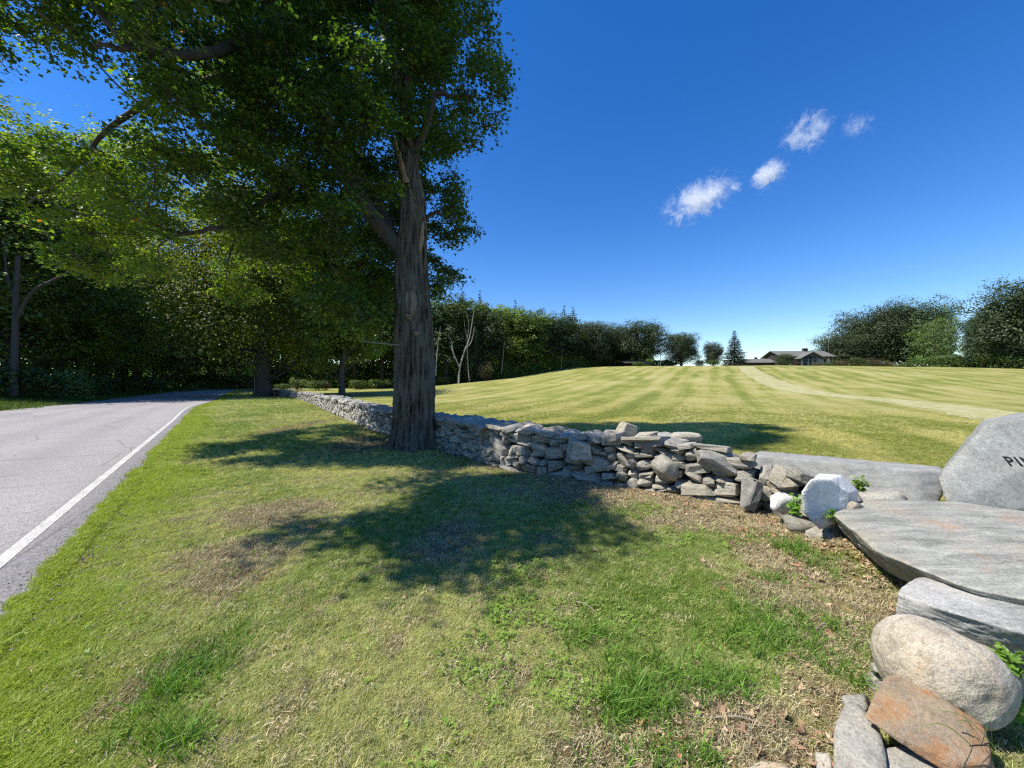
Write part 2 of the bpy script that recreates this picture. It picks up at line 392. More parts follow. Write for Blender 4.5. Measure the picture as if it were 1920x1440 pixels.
# colour zones of the lawn: returns weights (straw, lime, brown, clover)
def blob(x, y, px, py, rx, ry, soft=0.5):
    g = Pz(px, py, 0); d = np.hypot((x - g[0]) / rx, (y - g[1]) / ry)
    d = d + (fbm(x * 3, y * 3, seed=77) - 0.5) * 0.9
    return sstep(1 + soft, 1 - soft, d)
def zones(x, y):
    rd = road_dist(x, y); wd = wall_dist(x, y)
    n1 = fbm(x / 1.1, y / 1.1, seed=21); n2 = fbm(x / 0.35, y / 0.35, seed=31); n3 = fbm(x / 3.5, y / 3.5, o=2, seed=41)
    lime = sstep(1.3, 0.15, rd + (n1 - 0.5) * 1.2) * (rd > -0.5)
    straw = 0.15 + 0.5 * sstep(0.46, 0.68, 0.55 * n1 + 0.45 * n3 + 0.05)
    straw = np.maximum(straw, 0.62 * blob(x, y, 650, 1330, 0.9, 0.75, 0.6))
    straw = np.maximum(straw, 0.6 * blob(x, y, 900, 1100, 0.7, 0.5, 0.6) * (n2 > 0.45))
    straw *= 1 - 0.85 * blob(x, y, 1300, 1130, 0.9, 0.7, 0.6) * (n1 > 0.42)
    straw *= 1 - 0.8 * blob(x, y, 340, 1270, 0.25, 0.35)
    brown = 0.6 * sstep(0.64, 0.76, n2) * sstep(0.5, 0.62, n1)
    for a in ((840, 1015, .32, .42), (300, 1275, .16, .28), (520, 960, .5, .5), (440, 1040, .4, .3), (420, 1090, .3, .25), (1440, 1430, .5, .35), (1180, 1420, .35, .12), (1200, 940, .9, .35), (1330, 975, .8, .45), (1480, 1060, .4, .5), (1560, 1190, .35, .6), (1640, 1150, .3, .5), (1560, 1330, .2, .2), (560, 800, .5, 2.4), (690, 830, 1.0, 1.6), (1110, 930, .8, .4)):
        brown = np.maximum(brown, 0.9 * blob(x, y, *a))
    brown = np.maximum(brown, sstep(0.7, 0.15, wd + (n1 - 0.5) * 0.8) * sstep(0.2, 1.2, x) * (wd > -0.2) * 0.95)
    brown = np.maximum(brown, sstep(0.5, 0.0, wd) * (wd > -0.2) * 0.6)
    clover = np.maximum.reduce([blob(x, y, *a) for a in ((950, 1150, .22, .55), (900, 1260, .2, .3), (1120, 1170, .4, .2), (960, 1080, .35, .3), (1150, 950, .6, .4), (860, 1420, .15, .12), (1050, 1290, .2, .15), (1300, 1010, .3, .2))]) * (n2 > 0.4)
    lawn = (wd > 0) | (y < 3.7) | (x < -30)
    return np.clip(straw, 0, 1), np.clip(lime, 0, 1), np.clip(brown, 0, 1) * lawn, np.clip(clover, 0, 1) * lawn, rd, wd

print('ground')
ang = []
t = -180.0
while t < 180:
    ang.append(t); t += 0.28 if abs(t) < 62 else 2.0
ang = np.radians(np.array(ang)); na = len(ang)
rr = np.concatenate([[0.02, 0.4], 0.8 * 1.014 ** np.arange(0, 450)]); rr = rr[rr < 600]; rr = np.concatenate([rr, 600 * 1.12 ** np.arange(1, 22)])
nr = len(rr)
RR, AA = np.meshgrid(rr, ang, indexing='ij')
gx, gy = (RR * np.sin(AA)).ravel(), (RR * np.cos(AA)).ravel()
gzv = gz(gx, gy)
st_, li_, br_, cl_, rd_, wd_ = zones(gx, gy)
is_field = ((wd_ < 0) & (gy > 3.7) & (gx > -32 - gy * 0.35) & (rd_ > 3)) | ((gy > 3.7) & (gx > 3.4))
fieldw = is_field.astype(float)
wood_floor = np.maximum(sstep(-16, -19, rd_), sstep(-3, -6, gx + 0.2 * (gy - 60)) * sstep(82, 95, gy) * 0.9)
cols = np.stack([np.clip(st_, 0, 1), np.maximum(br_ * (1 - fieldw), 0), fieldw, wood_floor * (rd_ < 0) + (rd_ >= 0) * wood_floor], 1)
i, j = np.meshgrid(np.arange(nr - 1), np.arange(na), indexing='ij')
gf = np.stack([i * na + j, i * na + (j + 1) % na, (i + 1) * na + (j + 1) % na, (i + 1) * na + j], -1).reshape(-1, 4)

k = NT('ground_soil_and_turf')
zc = k.n('ShaderNodeAttribute'); zc.attribute_name = 'zone'
sep = k.n('ShaderNodeSeparateColor'); k.l(zc.outputs['Color'], sep.inputs[0])
co = k.coord('Object')
f1 = k.noise(co, 60, 5, 0.7); f2 = k.noise(co, 7, 5, 0.6); f3 = k.noise(co, 0.25, 4, 0.6); f4 = k.noise(co, 1.1, 5, 0.65)
turf = k.mix(k.ramp(f1, [(0.3, 0), (0.7, 1)]), (0.035, 0.05, 0.014), (0.18, 0.22, 0.055))
dry = k.mix(k.ramp(f1, [(0.3, 0), (0.7, 1)]), (0.06, 0.052, 0.025), (0.30, 0.27, 0.13))
soil = k.mix(k.ramp(f1, [(0.35, 0), (0.65, 1)]), (0.045, 0.033, 0.024), (0.22, 0.165, 0.11))
lawnc = k.mix(k.math('MULTIPLY', sep.outputs[0], 0.8), turf, dry)
lawnc = k.mix(sep.outputs[1], lawnc, soil)
# mown hay rows running up the hill
rows = k.mapping(co, (1, 1, 1), (0, 0, R(27.5)))
sx = k.n('ShaderNodeSeparateXYZ'); k.l(rows, sx.inputs[0])
wob = k.math('MULTIPLY', k.noise(co, 0.02, 2), 3.5)
ph = k.math('ADD', sx.outputs[0], wob)
def band(period, off=0.0):
    return k.math('SINE', k.math('ADD', k.math('MULTIPLY', ph, 2 * math.pi / period), off))
b1 = k.math('MULTIPLY', k.math('ADD', band(2.6), k.math('MULTIPLY', band(6.1, 1.0), 0.5)), k.math('MULTIPLY', k.noise(co, 0.12, 4), 0.16))
strk = k.noise(k.mapping(rows, (1.1, 0.045, 1)), 1.0, 6, .65, .3)
strk2 = k.noise(k.mapping(rows, (.28, 0.02, 1), (0, 0, 0), (3, 7, 0)), 1.0, 3, .5)
b1 = k.math('ADD', k.math('MULTIPLY', b1, .75), k.math('ADD', k.math('MULTIPLY', k.math('SUBTRACT', strk, .5), .55), k.math('MULTIPLY', k.math('SUBTRACT', strk2, .5), .5)))
b1 = k.math('ADD', b1, .01)
hay = k.math('ADD', k.math('ADD', b1, k.math('MULTIPLY', f3, 0.62)), k.math('ADD', k.math('MULTIPLY', f4, 0.28), k.math('MULTIPLY', f2, 0.14)))
fieldc = k.ramp(hay, [(0.3, (0.15, 0.175, 0.035)), (0.46, (0.225, 0.235, 0.05)), (0.58, (0.34, 0.31, 0.1)), (0.78, (0.42, 0.37, 0.16))])
fieldc = k.mix(k.ramp(f1, [(0.3, 0.5), (0.62, 0.0)]), fieldc, (0.075, 0.085, 0.025))
col = k.mix(sep.outputs[2], lawnc, fieldc)
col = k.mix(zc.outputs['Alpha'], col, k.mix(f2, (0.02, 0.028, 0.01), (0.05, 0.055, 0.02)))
k.bsdf(col, 0.95, 0.1, k.bump(k.math('ADD', f1, f2), 0.8, 0.03))
M['ground'] = k.m
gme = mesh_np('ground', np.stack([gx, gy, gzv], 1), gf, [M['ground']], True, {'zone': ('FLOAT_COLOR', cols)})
gob = obj('ground', gme); gob['kind'] = 'structure'

# road ---------------------------------------------------------------
def road_pt(i, d):                                    # d metres from the near edge
    p = RE[i] + RN[i] * d
    return p
k = NT('asphalt')
co = k.coord('Object')
a1 = k.voro(co, 75, 'F1', 'Color'); ag = k.n('ShaderNodeSeparateColor'); k.l(a1, ag.inputs[0])
a2 = k.noise(co, 0.35, 5, 0.6); a3 = k.noise(co, 140, 3, 0.7); a4 = k.noise(k.mapping(co, (1, 1, 1)), 2.2, 5, 0.65)
edge = k.attr('edge')
base = k.mix(k.ramp(a2, [(0.3, 0), (0.7, 1)]), (0.28, 0.25, 0.232), (0.34, 0.313, 0.29))
base = k.mix(k.ramp(ag.outputs[0], [(0.15, 0.0), (0.95, 0.55)]), base, (0.5, 0.48, 0.47))
base = k.mix(k.ramp(ag.outputs[1], [(0.6, 0.0), (0.9, 0.5)]), base, (0.07, 0.07, 0.075))
dd = k.attr('across')
lane = k.math('MULTIPLY', k.math('SINE', k.math('ADD', k.math('MULTIPLY', dd, 3.7), k.math('MULTIPLY', k.noise(co, .2, 2), 1.2))), .5)
base = k.mix(k.ramp(k.math('ADD', lane, .5), [(.2, 0.0), (1, .28)]), base, (.2, .19, .19))
pat = k.n('ShaderNodeTexVoronoi'); pat.feature = 'F1'; pat.distance = 'CHEBYCHEV'; k.l(k.mapping(co, (.16, .16, 1), (0, 0, R(37.5))), pat.inputs['Vector']); pat.inputs['Scale'].default_value = 1.0
psp = k.n('ShaderNodeSeparateColor'); k.l(pat.outputs['Color'], psp.inputs[0])
base = k.mix(k.ramp(psp.outputs[0], [(.78, 0.0), (.8, .22)]), base, (.16, .155, .16))
rough_edge = k.math('MULTIPLY', edge, 1.0)
base = k.mix(k.math('MULTIPLY', rough_edge, 0.62), base, k.mix(ag.outputs[0], (0.045, 0.045, 0.05), (0.25, 0.24, 0.25)))
crk = k.voro(k.mapping(co, (0.5, 0.5, 1)), 0.9, 'DISTANCE_TO_EDGE')
crw = k.math('ADD', crk, k.math('MULTIPLY', k.math('SUBTRACT', a4, 0.5), 0.03))
base = k.mix(k.ramp(crw, [(0.0, 0.4), (0.011, 0.0)]), base, (0.06, 0.06, 0.06))
base = k.mix(k.ramp(a4, [(0.55, 0.0), (0.75, 0.2)]), base, (0.3, 0.23, 0.2))
k.bsdf(base, 0.85, 0.25, k.bump(k.math('ADD', ag.outputs[0], a3), 0.9, 0.006))
M['asphalt'] = k.m
n = len(RE); cs = np.concatenate([np.linspace(-0.0, 0.9, 9), np.linspace(1.2, ROADW, 14)])
rv, re_ = [], []
for a in range(n):
    for c in cs:
        p = road_pt(a, c)
        if c == 0:
            e = (fbm(np.array([p[0] * 2.2]), np.array([p[1] * 2.2]), seed=8)[0] - 0.5) * 0.30 + (fbm(np.array([p[0] * 9.]), np.array([p[1] * 9.]), seed=18)[0] - 0.5) * 0.10; p = RE[a] + RN[a] * e
        z = float(terrain(p[0], p[1])) + 0.012 + 0.06 * min(c, ROADW - c) / 4.6
        rv.append((p[0], p[1], z)); re_.append(float(np.clip(1 - c / 0.55, 0, 1) ** 0.5))
nc = len(cs); i, j = np.meshgrid(np.arange(n - 1), np.arange(nc - 1), indexing='ij')
rf = np.stack([i * nc + j, (i + 1) * nc + j, (i + 1) * nc + j + 1, i * nc + j + 1], -1).reshape(-1, 4)
def densify(path_i, lo, hi): pass
rme = mesh_np('road', np.array(rv), rf, [M['asphalt']], True, {'edge': ('FLOAT', np.array(re_)), 'across': ('FLOAT', np.tile(cs, n))})
ro = obj('road', rme); ro['kind'] = 'structure'
k = NT('road_paint')
co = k.coord('Object')
wn = k.noise(co, 45, 5, 0.75); wn2 = k.noise(co, 3, 4)
colp = k.mix(k.ramp(k.math('ADD', k.math('MULTIPLY', wn, 0.8), k.math('MULTIPLY', wn2, 0.25)), [(0.47, 0.85), (0.60, 0.0)]), (0.62, 0.6, 0.54), (0.27, 0.26, 0.25))
k.bsdf(colp, 0.7, 0.3, k.bump(wn, 0.5, 0.004)); M['paint'] = k.m
lv = []
for a in range(n):
    for c in (0.395, 0.45, 0.505):
        p = road_pt(a, c); lv.append((p[0], p[1], float(terrain(p[0], p[1])) + 0.012 + 0.06 * c / 4.6 + 0.004))
i, j = np.meshgrid(np.arange(n - 1), np.arange(2), indexing='ij')
lf = np.stack([i * 3 + j, (i + 1) * 3 + j, (i + 1) * 3 + j + 1, i * 3 + j + 1], -1).reshape(-1, 4)
lo = obj('painted_edge_line', mesh_np('painted_edge_line', np.array(lv), lf, [M['paint']], True)); lo['kind'] = 'structure'

# dirt track up the field ---------------------------------------------
tp = [(1990, 800, 40), (1880, 781, 34), (1780, 764, 26), (1680, 752, 22), (1590, 744, 19), (1520, 736, 20), (1470, 724, 19), (1435, 711, 14), (1413, 699, 10), (1402, 691, 8), (1398, 687, 6)]
tl, tr = [], []
for (px, py, hw) in tp:
    g = G(px, py); w_ = 1.5
    tl.append(g)
tl = np.array(tl); tc = curve_pts(tl[:, :2], 160)
td = np.gradient(tc, axis=0); td /= np.linalg.norm(td, axis=1)[:, None]; tn = np.stack([-td[:, 1], td[:, 0]], 1)
tv = []
offs = np.linspace(-1.5, 1.5, 9)
for a in range(160):
    wob_ = 1 + 0.25 * (vnoise(np.array([a * .3]), np.array([0.]), seed=2)[0] - .5)
    for o_ in offs:
        p = tc[a] + tn[a] * o_ * wob_ * (1.1 if a < 120 else 1.1)
        tv.append((p[0], p[1], float(gz(np.array([p[0]]), np.array([p[1]]))[0]) + 0.03 - 0.02 * abs(o_) / 1.5))
i, j = np.meshgrid(np.arange(159), np.arange(8), indexing='ij')
tf = np.stack([i * 9 + j, (i + 1) * 9 + j, (i + 1) * 9 + j + 1, i * 9 + j + 1], -1).reshape(-1, 4)
k = NT('track_dirt'); co = k.coord('Object'); f = k.noise(co, 1.2, 6, 0.7); g_ = k.noise(co, 14, 4, 0.7)
k.bsdf(k.mix(k.ramp(k.math('ADD', k.math('MULTIPLY', f, .7), k.math('MULTIPLY', g_, .3)), [(0.38, 0), (0.6, 1)]), (0.24, 0.25, 0.085), (0.42, 0.37, 0.21)), 0.95, 0.1, k.bump(g_, 0.6, 0.03)); M['track'] = k.m
to = obj('dirt_track', mesh_np('dirt_track', np.array(tv), tf, [M['track']], True)); to['kind'] = 'structure'

# ------------------------------------------------------------------ rocks
def ico(sub):
    bm = bmesh.new(); bmesh.ops.create_icosphere(bm, subdivisions=sub, radius=1.0)
    v = np.array([x.co[:] for x in bm.verts]); f = np.array([[y.index for y in x.verts] for x in bm.faces]); bm.free(); return v, f
ICO = {s_: ico(s_) for s_ in (2, 3, 4, 6)}
def hull_planes(p):
    bm = bmesh.new()
    for q in p: bm.verts.new(q)
    bm.verts.ensure_lookup_table()
    bmesh.ops.convex_hull(bm, input=bm.verts); bm.normal_update()
    pl = []
    for f in bm.faces:
        n_ = np.array(f.normal[:]); d = float(np.dot(n_, f.verts[0].co[:]))
        if d < 1e-3: continue
        if any(np.dot(n_, q[0]) > 0.985 for q in pl): continue
        pl.append((n_, d))
    bm.free(); return np.array([a for a, b in pl]), np.array([b for a, b in pl])
def poly_r(d, N_, D_, p):
    q = np.clip(d @ N_.T / D_, 0, None)
    return 1 / (np.power(np.power(q, p).sum(1), 1 / p) + 1e-9)
def rock_pts(pts, p=26, sub=6, amp=0.012, nsc=3.0, seed=0, fine=0.004, ledge=0.0):
    """rounded convex rock round the given points; returns centre and local vertices"""
    P_ = np.array(pts, float); lo_, hi_ = P_.min(0), P_.max(0); c = (lo_ + hi_) / 2; e = (hi_ - lo_) / 2
    N_, D_ = hull_planes((P_ - c) / e)
    d, f = ICO[sub]; v = d * poly_r(d, N_, D_, p)[:, None] * e
    wv = v + c
    nn = fbm(wv[:, 0] * nsc, wv[:, 1] * nsc, wv[:, 2] * nsc, o=5, seed=seed) - 0.5
    n2 = fbm(wv[:, 0] * nsc * 6, wv[:, 1] * nsc * 6, wv[:, 2] * nsc * 6, o=4, seed=seed + 3) - 0.5
    rid = 1 - np.abs(2 * fbm(wv[:, 0] * nsc * 1.3, wv[:, 1] * nsc * 1.3, wv[:, 2] * nsc * 4, o=3, seed=seed + 8) - 1)
    nd = v / np.linalg.norm(v, axis=1)[:, None]
    v = v + nd * (nn * 2 * amp + n2 * 2 * fine + (rid - 0.8) * ledge)[:, None]
    return c, v, f
def rock_thing(name, pts, mat, label, cat='boulder', group=None, **kw):
    c, v, f = rock_pts(pts, **kw)
    base = np.array([c[0], c[1], (v[:, 2] + c[2]).min()])
    me = mesh_np(name, v + c - base, f, [mat], True)
    o = obj(name, me, loc=tuple(base))
    return thing(o, label, cat, group)
def var_rock(seed, sub, flat=1.0, pw=None):
    r_ = np.random.default_rng(seed)
    n_ = r_.normal(size=(8, 3)); n_ /= np.linalg.norm(n_, axis=1)[:, None]
    box = np.array([[1, 0, 0], [-1, 0, 0], [0, 1, 0], [0, -1, 0], [0, 0, 1], [0, 0, -1]], float) + r_.normal(size=(6, 3)) * 0.24
    box /= np.linalg.norm(box, axis=1)[:, None]
    N_ = np.vstack([box, n_]); D_ = np.concatenate([r_.uniform(0.84, 1.0, 6), r_.uniform(0.92, 1.25, 8)])
    d, f = ICO[sub]; v = d * poly_r(d, N_, D_, pw or r_.choice([12, 20, 36, 60]))[:, None]
    nz = fbm(v[:, 0] * 1.6 + seed, v[:, 1] * 1.6, v[:, 2] * 1.6, o=4, seed=seed) - 0.5
    v = v * (1 + nz * 0.2 + (fbm(v[:, 0] * 5 + seed, v[:, 1] * 5, v[:, 2] * 5, o=3, seed=seed + 5) - 0.5) * 0.12)[:, None]
    v -= (v.max(0) + v.min(0)) / 2; v /= (v.max(0) - v.min(0)) / 2
    return v, f

def hull_stone(seed, bevel=0.07):
    """broken fieldstone: a beveled convex polyhedron filling the unit box"""
    r_ = np.random.default_rng(seed); n_ = int(r_.integers(11, 17))
    p = rdir_(n_ + 10, r_); e_ = r_.uniform(.35, .7)
    p = np.sign(p) * np.abs(p) ** e_; p /= np.abs(p).max(1)[:, None] ** .7
    p *= r_.uniform(.86, 1.0, (len(p), 1))
    p[:, 0] += p[:, 2] * r_.uniform(-.25, .25); p[:, 2] += p[:, 0] * r_.uniform(-.2, .2)
    p -= (p.max(0) + p.min(0)) / 2; p /= (p.max(0) - p.min(0)) / 2
    bm = bmesh.new()
    for q in p: bm.verts.new(q)
    bm.verts.ensure_lookup_table(); g_ = bmesh.ops.convex_hull(bm, input=bm.verts)
    for v_ in [v_ for v_ in bm.verts if not v_.link_faces]: bm.verts.remove(v_)
    bmesh.ops.dissolve_limit(bm, angle_limit=R(16), verts=bm.verts, edges=bm.edges)
    if bevel:
        fl = set()
        res = bmesh.ops.bevel(bm, geom=bm.edges[:], offset=bevel * r_.uniform(.7, 1.6), segments=2, profile=.6, affect='EDGES', clamp_overlap=True)
        bf = set(res['faces'])
        for f_ in bm.faces: f_.smooth = f_ in bf
    bmesh.ops.triangulate(bm, faces=[f_ for f_ in bm.faces if len(f_.verts) > 4])
    if bevel:
        # knock the big faces slightly out of flat
        bm.verts.index_update()
        for v_ in bm.verts:
            n3 = vnoise(np.array([v_.co.x * 2.3 + seed]), np.array([v_.co.y * 2.3]), np.array([v_.co.z * 2.3]), seed)[0] - .5
            v_.co *= 1 + n3 * .09
    return bm
def rdir_(n, rs_):
    d = rs_.normal(size=(n, 3)); return d / np.linalg.norm(d, axis=1)[:, None]
def hull_mesh(seed):
    bm = hull_stone(seed); me = bpy.data.meshes.new('stone'); bm.to_mesh(me); bm.free(); me.materials.append(M['stone']); return me
def hull_np(seed):
    bm = hull_stone(seed, 0); bmesh.ops.triangulate(bm, faces=bm.faces)
    bm.verts.index_update(); v_ = np.array([q.co[:] for q in bm.verts]); f_ = np.array([[a.index for a in q.verts] for q in bm.faces]); bm.free(); return v_, f_

# ------------------------------------------------------------------ stone wall
print('wall')
wall = empty('stone_wall', (float(WB[3][0]), float(WB[3][1]), 0), 'long dry stone wall of grey fieldstones winding behind the big maple along the lawn', 'stone wall')
wl = Vector(wall.location)
NV = 22
near_v = [hull_mesh(100 + q) if q % 3 else mesh_np('stone', *var_rock(100 + q, 3), [M['stone']], True) for q in range(NV)]
far_v = [hull_np(200 + q) for q in range(12)]
def wheight(s):
    n_ = float(vnoise(np.array([s * 0.8]), np.array([0.3]), seed=4)[0]) - 0.5
    h = 0.76 + 0.16 * n_
    h = min(h, 0.30 + 0.2 * s) if s < 2.2 else h
    if s > 40: h *= 0.95
    return h
cand = []                                             # (importance, centre, axes(t,n), half sizes, tilt)
DS = 0.02
def pack(layer, s0, s1, hfun, wr, hr, off, depth, rs):
    m = int((s1 - s0) / DS); top = np.zeros(m)
    hmax = np.array([hfun(s0 + q * DS) for q in range(m)])
    guard = 0
    while guard < 40000:
        guard += 1
        open_ = top < hmax - 0.03
        if not open_.any(): break
        q0 = int(np.argmin(np.where(open_, top, 9)))
        lvl = top[q0]
        a = q0
        while a > 0 and abs(top[a - 1] - lvl) < 0.035: a -= 1
        b = q0
        while b < m - 1 and abs(top[b + 1] - lvl) < 0.035: b += 1
        gap = (b - a + 1) * DS
        wdt = rs.uniform(*wr) * (1.35 if lvl < 0.2 and rs.random() < 0.3 else 1)
        if gap < wr[0] * 0.75:                        # fill a narrow slot up to its lower neighbour
            nb = min(top[a - 1] if a > 0 else 9, top[b + 1] if b < m - 1 else 9)
            if nb > lvl + 0.02 and nb < 5 and gap > 0.06: 
                hh = min(nb - lvl, 0.2); sl = (a, b)
            else:
                hh = 0; sl = (a, b)
            if hh <= 0:
                top[a:b + 1] = min(nb, lvl + 0.05) if nb < 5 else lvl + 0.05; continue
        else:
            if wdt > gap - wr[0] * 0.6: wdt = gap
            st = a + (0 if rs.random() < 0.5 else int((gap - wdt) / DS))
            sl = (st, min(b, st + int(wdt / DS)))
            hh = min(rs.uniform(*hr), wdt * 1.1, max(0.07, hmax[st] - lvl + 0.05))
        wdt = (sl[1] - sl[0] + 1) * DS
        sc_ = s0 + (sl[0] + sl[1]) / 2 * DS
        base_ = top[sl[0]:sl[1] + 1].mean()
        cand.append((layer, sc_, base_, wdt, hh, off, depth))
        top[sl[0]:sl[1] + 1] = base_ + hh
rs = np.random.default_rng(11)
pack('front', 0.05, 9.6, wheight, (0.13, 0.44), (0.06, 0.20), 0.0, 0.2, rs)
pack('front', 9.6, WLEN, wheight, (0.2, 0.46), (0.12, 0.24), 0.0, 0.2, rs)
pack('back', 2.1, WLEN, wheight, (0.3, 0.6), (0.18, 0.32), 0.62, 0.18, rs)
# capstones laid across the top
s = 2.1
while s < WLEN:
    wd0 = rs.uniform(0.25, 0.6)
    cand.append(('top', s + wd0 / 2, wheight(s) - 0.05, wd0, rs.uniform(0.07, 0.15), rs.uniform(0.12, 0.22), rs.uniform(0.16, 0.26)))
    if rs.random() < 0.8: cand.append(('top', s + wd0 / 2 + .05, wheight(s) - 0.05, wd0 * rs.uniform(.6, 1), rs.uniform(0.07, 0.16), rs.uniform(0.42, 0.52), rs.uniform(0.14, 0.2)))
    s += wd0 * rs.uniform(0.75, 1.05)
stones = []
for (ly, s, b, wdt, hh, off, dep) in cand:
    p, t_, n_ = wall_at(s)
    batter = 0.10 * b
    o_ = (off + dep + batter + rs.uniform(-0.04, 0.04)) if ly == 'front' else ((off - 0.10 * b + rs.uniform(-.03, .03)) if ly == 'back' else off + 0.03)
    c = p + n_ * o_ + Vector((0, 0, b + hh / 2 - 0.01))
    gr = 1.15 if ly != 'top' else 1.08
    hs_ = (wdt / 2 * gr, dep * 1.1, hh / 2 * (1.2 if ly != 'top' else 1.15))
    dist = (c - Vector((0, 0, 1.6))).length
    imp = wdt * hh / dist ** 2 * {'front': 1, 'top': 0.8, 'back': 0.18}[ly]
    stones.append((imp, c, t_, n_, hs_, ly))
stones.sort(key=lambda q: -q[0])
print('stones', len(stones))
NPART = 285
fv = []
for q, (imp, c, t_, n_, hs_, ly) in enumerate(stones):
    rx, ry = rs.uniform(-0.2, 0.2), rs.uniform(-0.22, 0.22)
    if rs.random() < 0.22: ry += rs.choice([-1, 1]) * rs.uniform(0.15, 0.4)
    rot = Matrix((( t_.x, n_.x, 0), (t_.y, n_.y, 0), (0, 0, 1))) @ Matrix.Rotation(ry, 3, 'Y') @ Matrix.Rotation(rx, 3, 'X') @ Matrix.Rotation(rs.uniform(-.2, .2), 3, 'Z')
    if q < NPART:
        o = obj('stone', near_v[int(rs.integers(NV))], wall, loc=c - wl, rot=rot.to_euler(), scale=[a * (1 if rs.random() < .5 else 1) for a in hs_])
        if rs.random() < 0.5: o.rotation_euler = (rot @ Matrix.Rotation(math.pi, 3, 'Z')).to_euler()
    else:
        v, f = far_v[int(rs.integers(12))]
        fv.append(((v * np.array(hs_)) @ np.array(rot).T + np.array(c - wl), f))
far = obj('rubble', mesh_np('rubble', *join(fv), [M['stone']], False), wall); far['kind'] = 'stuff'
# hearting between the two faces
cv = []
sv = np.arange(0.15, WLEN, 0.3)
for s in sv:
    p, t_, n_ = wall_at(s); h = wheight(s) - 0.1
    for (o_, z_) in ((0.22, -0.05), (0.26, h), (0.46, h), (0.56, -0.05)):
        q = p + n_ * o_ - wl; cv.append((q.x, q.y, z_))
i, j = np.meshgrid(np.arange(len(sv) - 1), np.arange(4), indexing='ij')
cf = np.stack([i * 4 + j, (i + 1) * 4 + j, (i + 1) * 4 + (j + 1) % 4, i * 4 + (j + 1) % 4], -1).reshape(-1, 4)
co_ = obj('hearting', mesh_np('hearting', np.array(cv), cf, [M['core']]), wall)

def wall_stone(px, py, Y, half, rot, mat=None, v=0, label=None):
    """a stone of the wall that the photograph singles out"""
    me = near_v[v] if v not in (5,) else near_v[6]
    if mat is not None:
        me = me.copy(); me.materials.clear(); me.materials.append(mat)
    c = Vector(PD(px, py, Y))
    o = obj('stone', me, wall, loc=c - wl, rot=rot, scale=half)
    if label: o['label'] = label
    return o
wall_stone(1172, 812, 6.35, (0.13, 0.13, 0.2), (0.1, 0.5, 0.2), v=2, label='upright pointed stone standing on the wall')
wall_stone(1284, 823, 6.0, (0.25, 0.2, 0.11), (0.0, 0.05, -0.25), v=5, label='square blocky stone on top of the wall')
wall_stone(1088, 842, 6.25, (0.19, 0.16, 0.17), (0.1, 0.1, 0.1), v=7, label='large round grey stone in the wall face')
wall_stone(1120, 820, 6.35, (0.2, 0.15, 0.08), (0, 0, -.3), v=3, mat=M['palestone'])
wall_stone(1247, 878, 5.55, (0.19, 0.16, 0.16), (0.2, 0.6, 0.2), v=9)
wall_stone(1350, 866, 5.2, (0.29, 0.16, 0.13), (0.2, 0.15, -0.2), v=1, label='broad tan stone near the slab end of the wall')
wall_stone(1404, 925, 4.75, (0.09, 0.12, 0.2), (0.0, 0.35, 0), v=4, label='narrow stone set on end at the wall foot')
wall_stone(1466, 944, 4.35, (0.13, 0.12, 0.125), (0.1, 0.3, 0.1), mat=M['quartz'], v=6, label='white quartz stone low in the wall')
wall_stone(1475, 895, 4.6, (0.16, 0.15, 0.15), (0.2, 0.2, 0.2), v=10)
wall_stone(1515, 898, 4.3, (0.17, 0.15, 0.09), (0.1, 0.25, -0.3), v=11)
wall_stone(1500, 985, 4.0, (0.13, 0.13, 0.08), (0, .1, 0), v=12)
wall_stone(1545, 1010, 3.75, (0.12, 0.12, 0.09), (0, -.1, .4), v=13)
wall_stone(1598, 1000, 3.75, (0.1, 0.12, 0.12), (0, -.1, .4), v=14)
wall_stone(1590, 955, 3.75, (0.16, 0.12, 0.1), (0.2, .3, .4), v=8, mat=M['boulder'])

# end stones, each a thing of its own
def P3(l): return [Pz(*q) for q in l]
Q = [(1502, 925), (1520, 898), (1560, 901), (1592, 930), (1588, 952), (1560, 985), (1536, 994), (1506, 962)]
rock_thing('quartz_boulder', [PD(a, b, 3.55 + 0.1 * ((a - 1500) / 90)) for a, b in Q] + [PD(a + 18, b - 10, 3.85) for a, b in Q], M['quartz'], 'bright white quartz boulder at the wall end beside the big flat slab', p=44, sub=6, amp=0.016, nsc=6, seed=4)
rock_thing('grey_boulder', [PD(a, b, Y) for a, b, Y in ((1530, 896, 4.0), (1560, 892, 4.1), (1600, 910, 4.1), (1622, 945, 3.95), (1590, 950, 3.8), (1540, 940, 3.9), (1560, 905, 4.4), (1610, 930, 4.4))], M['stone'], 'dark grey rounded boulder tucked behind the white quartz boulder', p=12, sub=4, amp=0.015, seed=8)
rock_thing('stone_slab', P3([(1567, 968, .42), (1592, 950, .43), (1640, 934, .43), (1790, 938, .43), (1930, 958, .43), (2100, 1000, .43), (2120, 1090, .42), (1960, 1130, .4), (1800, 1100, .4), (1718, 1063, .40), (1677, 1047, .41), (1635, 1022, .41), (1602, 998, .42)])
           + P3([(1574, 993, .2), (1617, 1033, .2), (1665, 1072, .19), (1712, 1098, .18), (1960, 1190, .16), (2100, 1120, .18), (1930, 1010, .2), (1680, 985, .22)]),
           M['gneiss'], 'wide flat grey slab lying on the wall end in front of the lettered stone', 'stone slab', p=44, sub=6, amp=0.016, nsc=3.2, seed=5, fine=0.008, ledge=0.03)
blk = [(1408, 851, 5.55), (1770, 884, 4.45), (1776, 905, 4.42), (1750, 985, 4.36), (1600, 990, 4.7), (1420, 910, 5.4)]
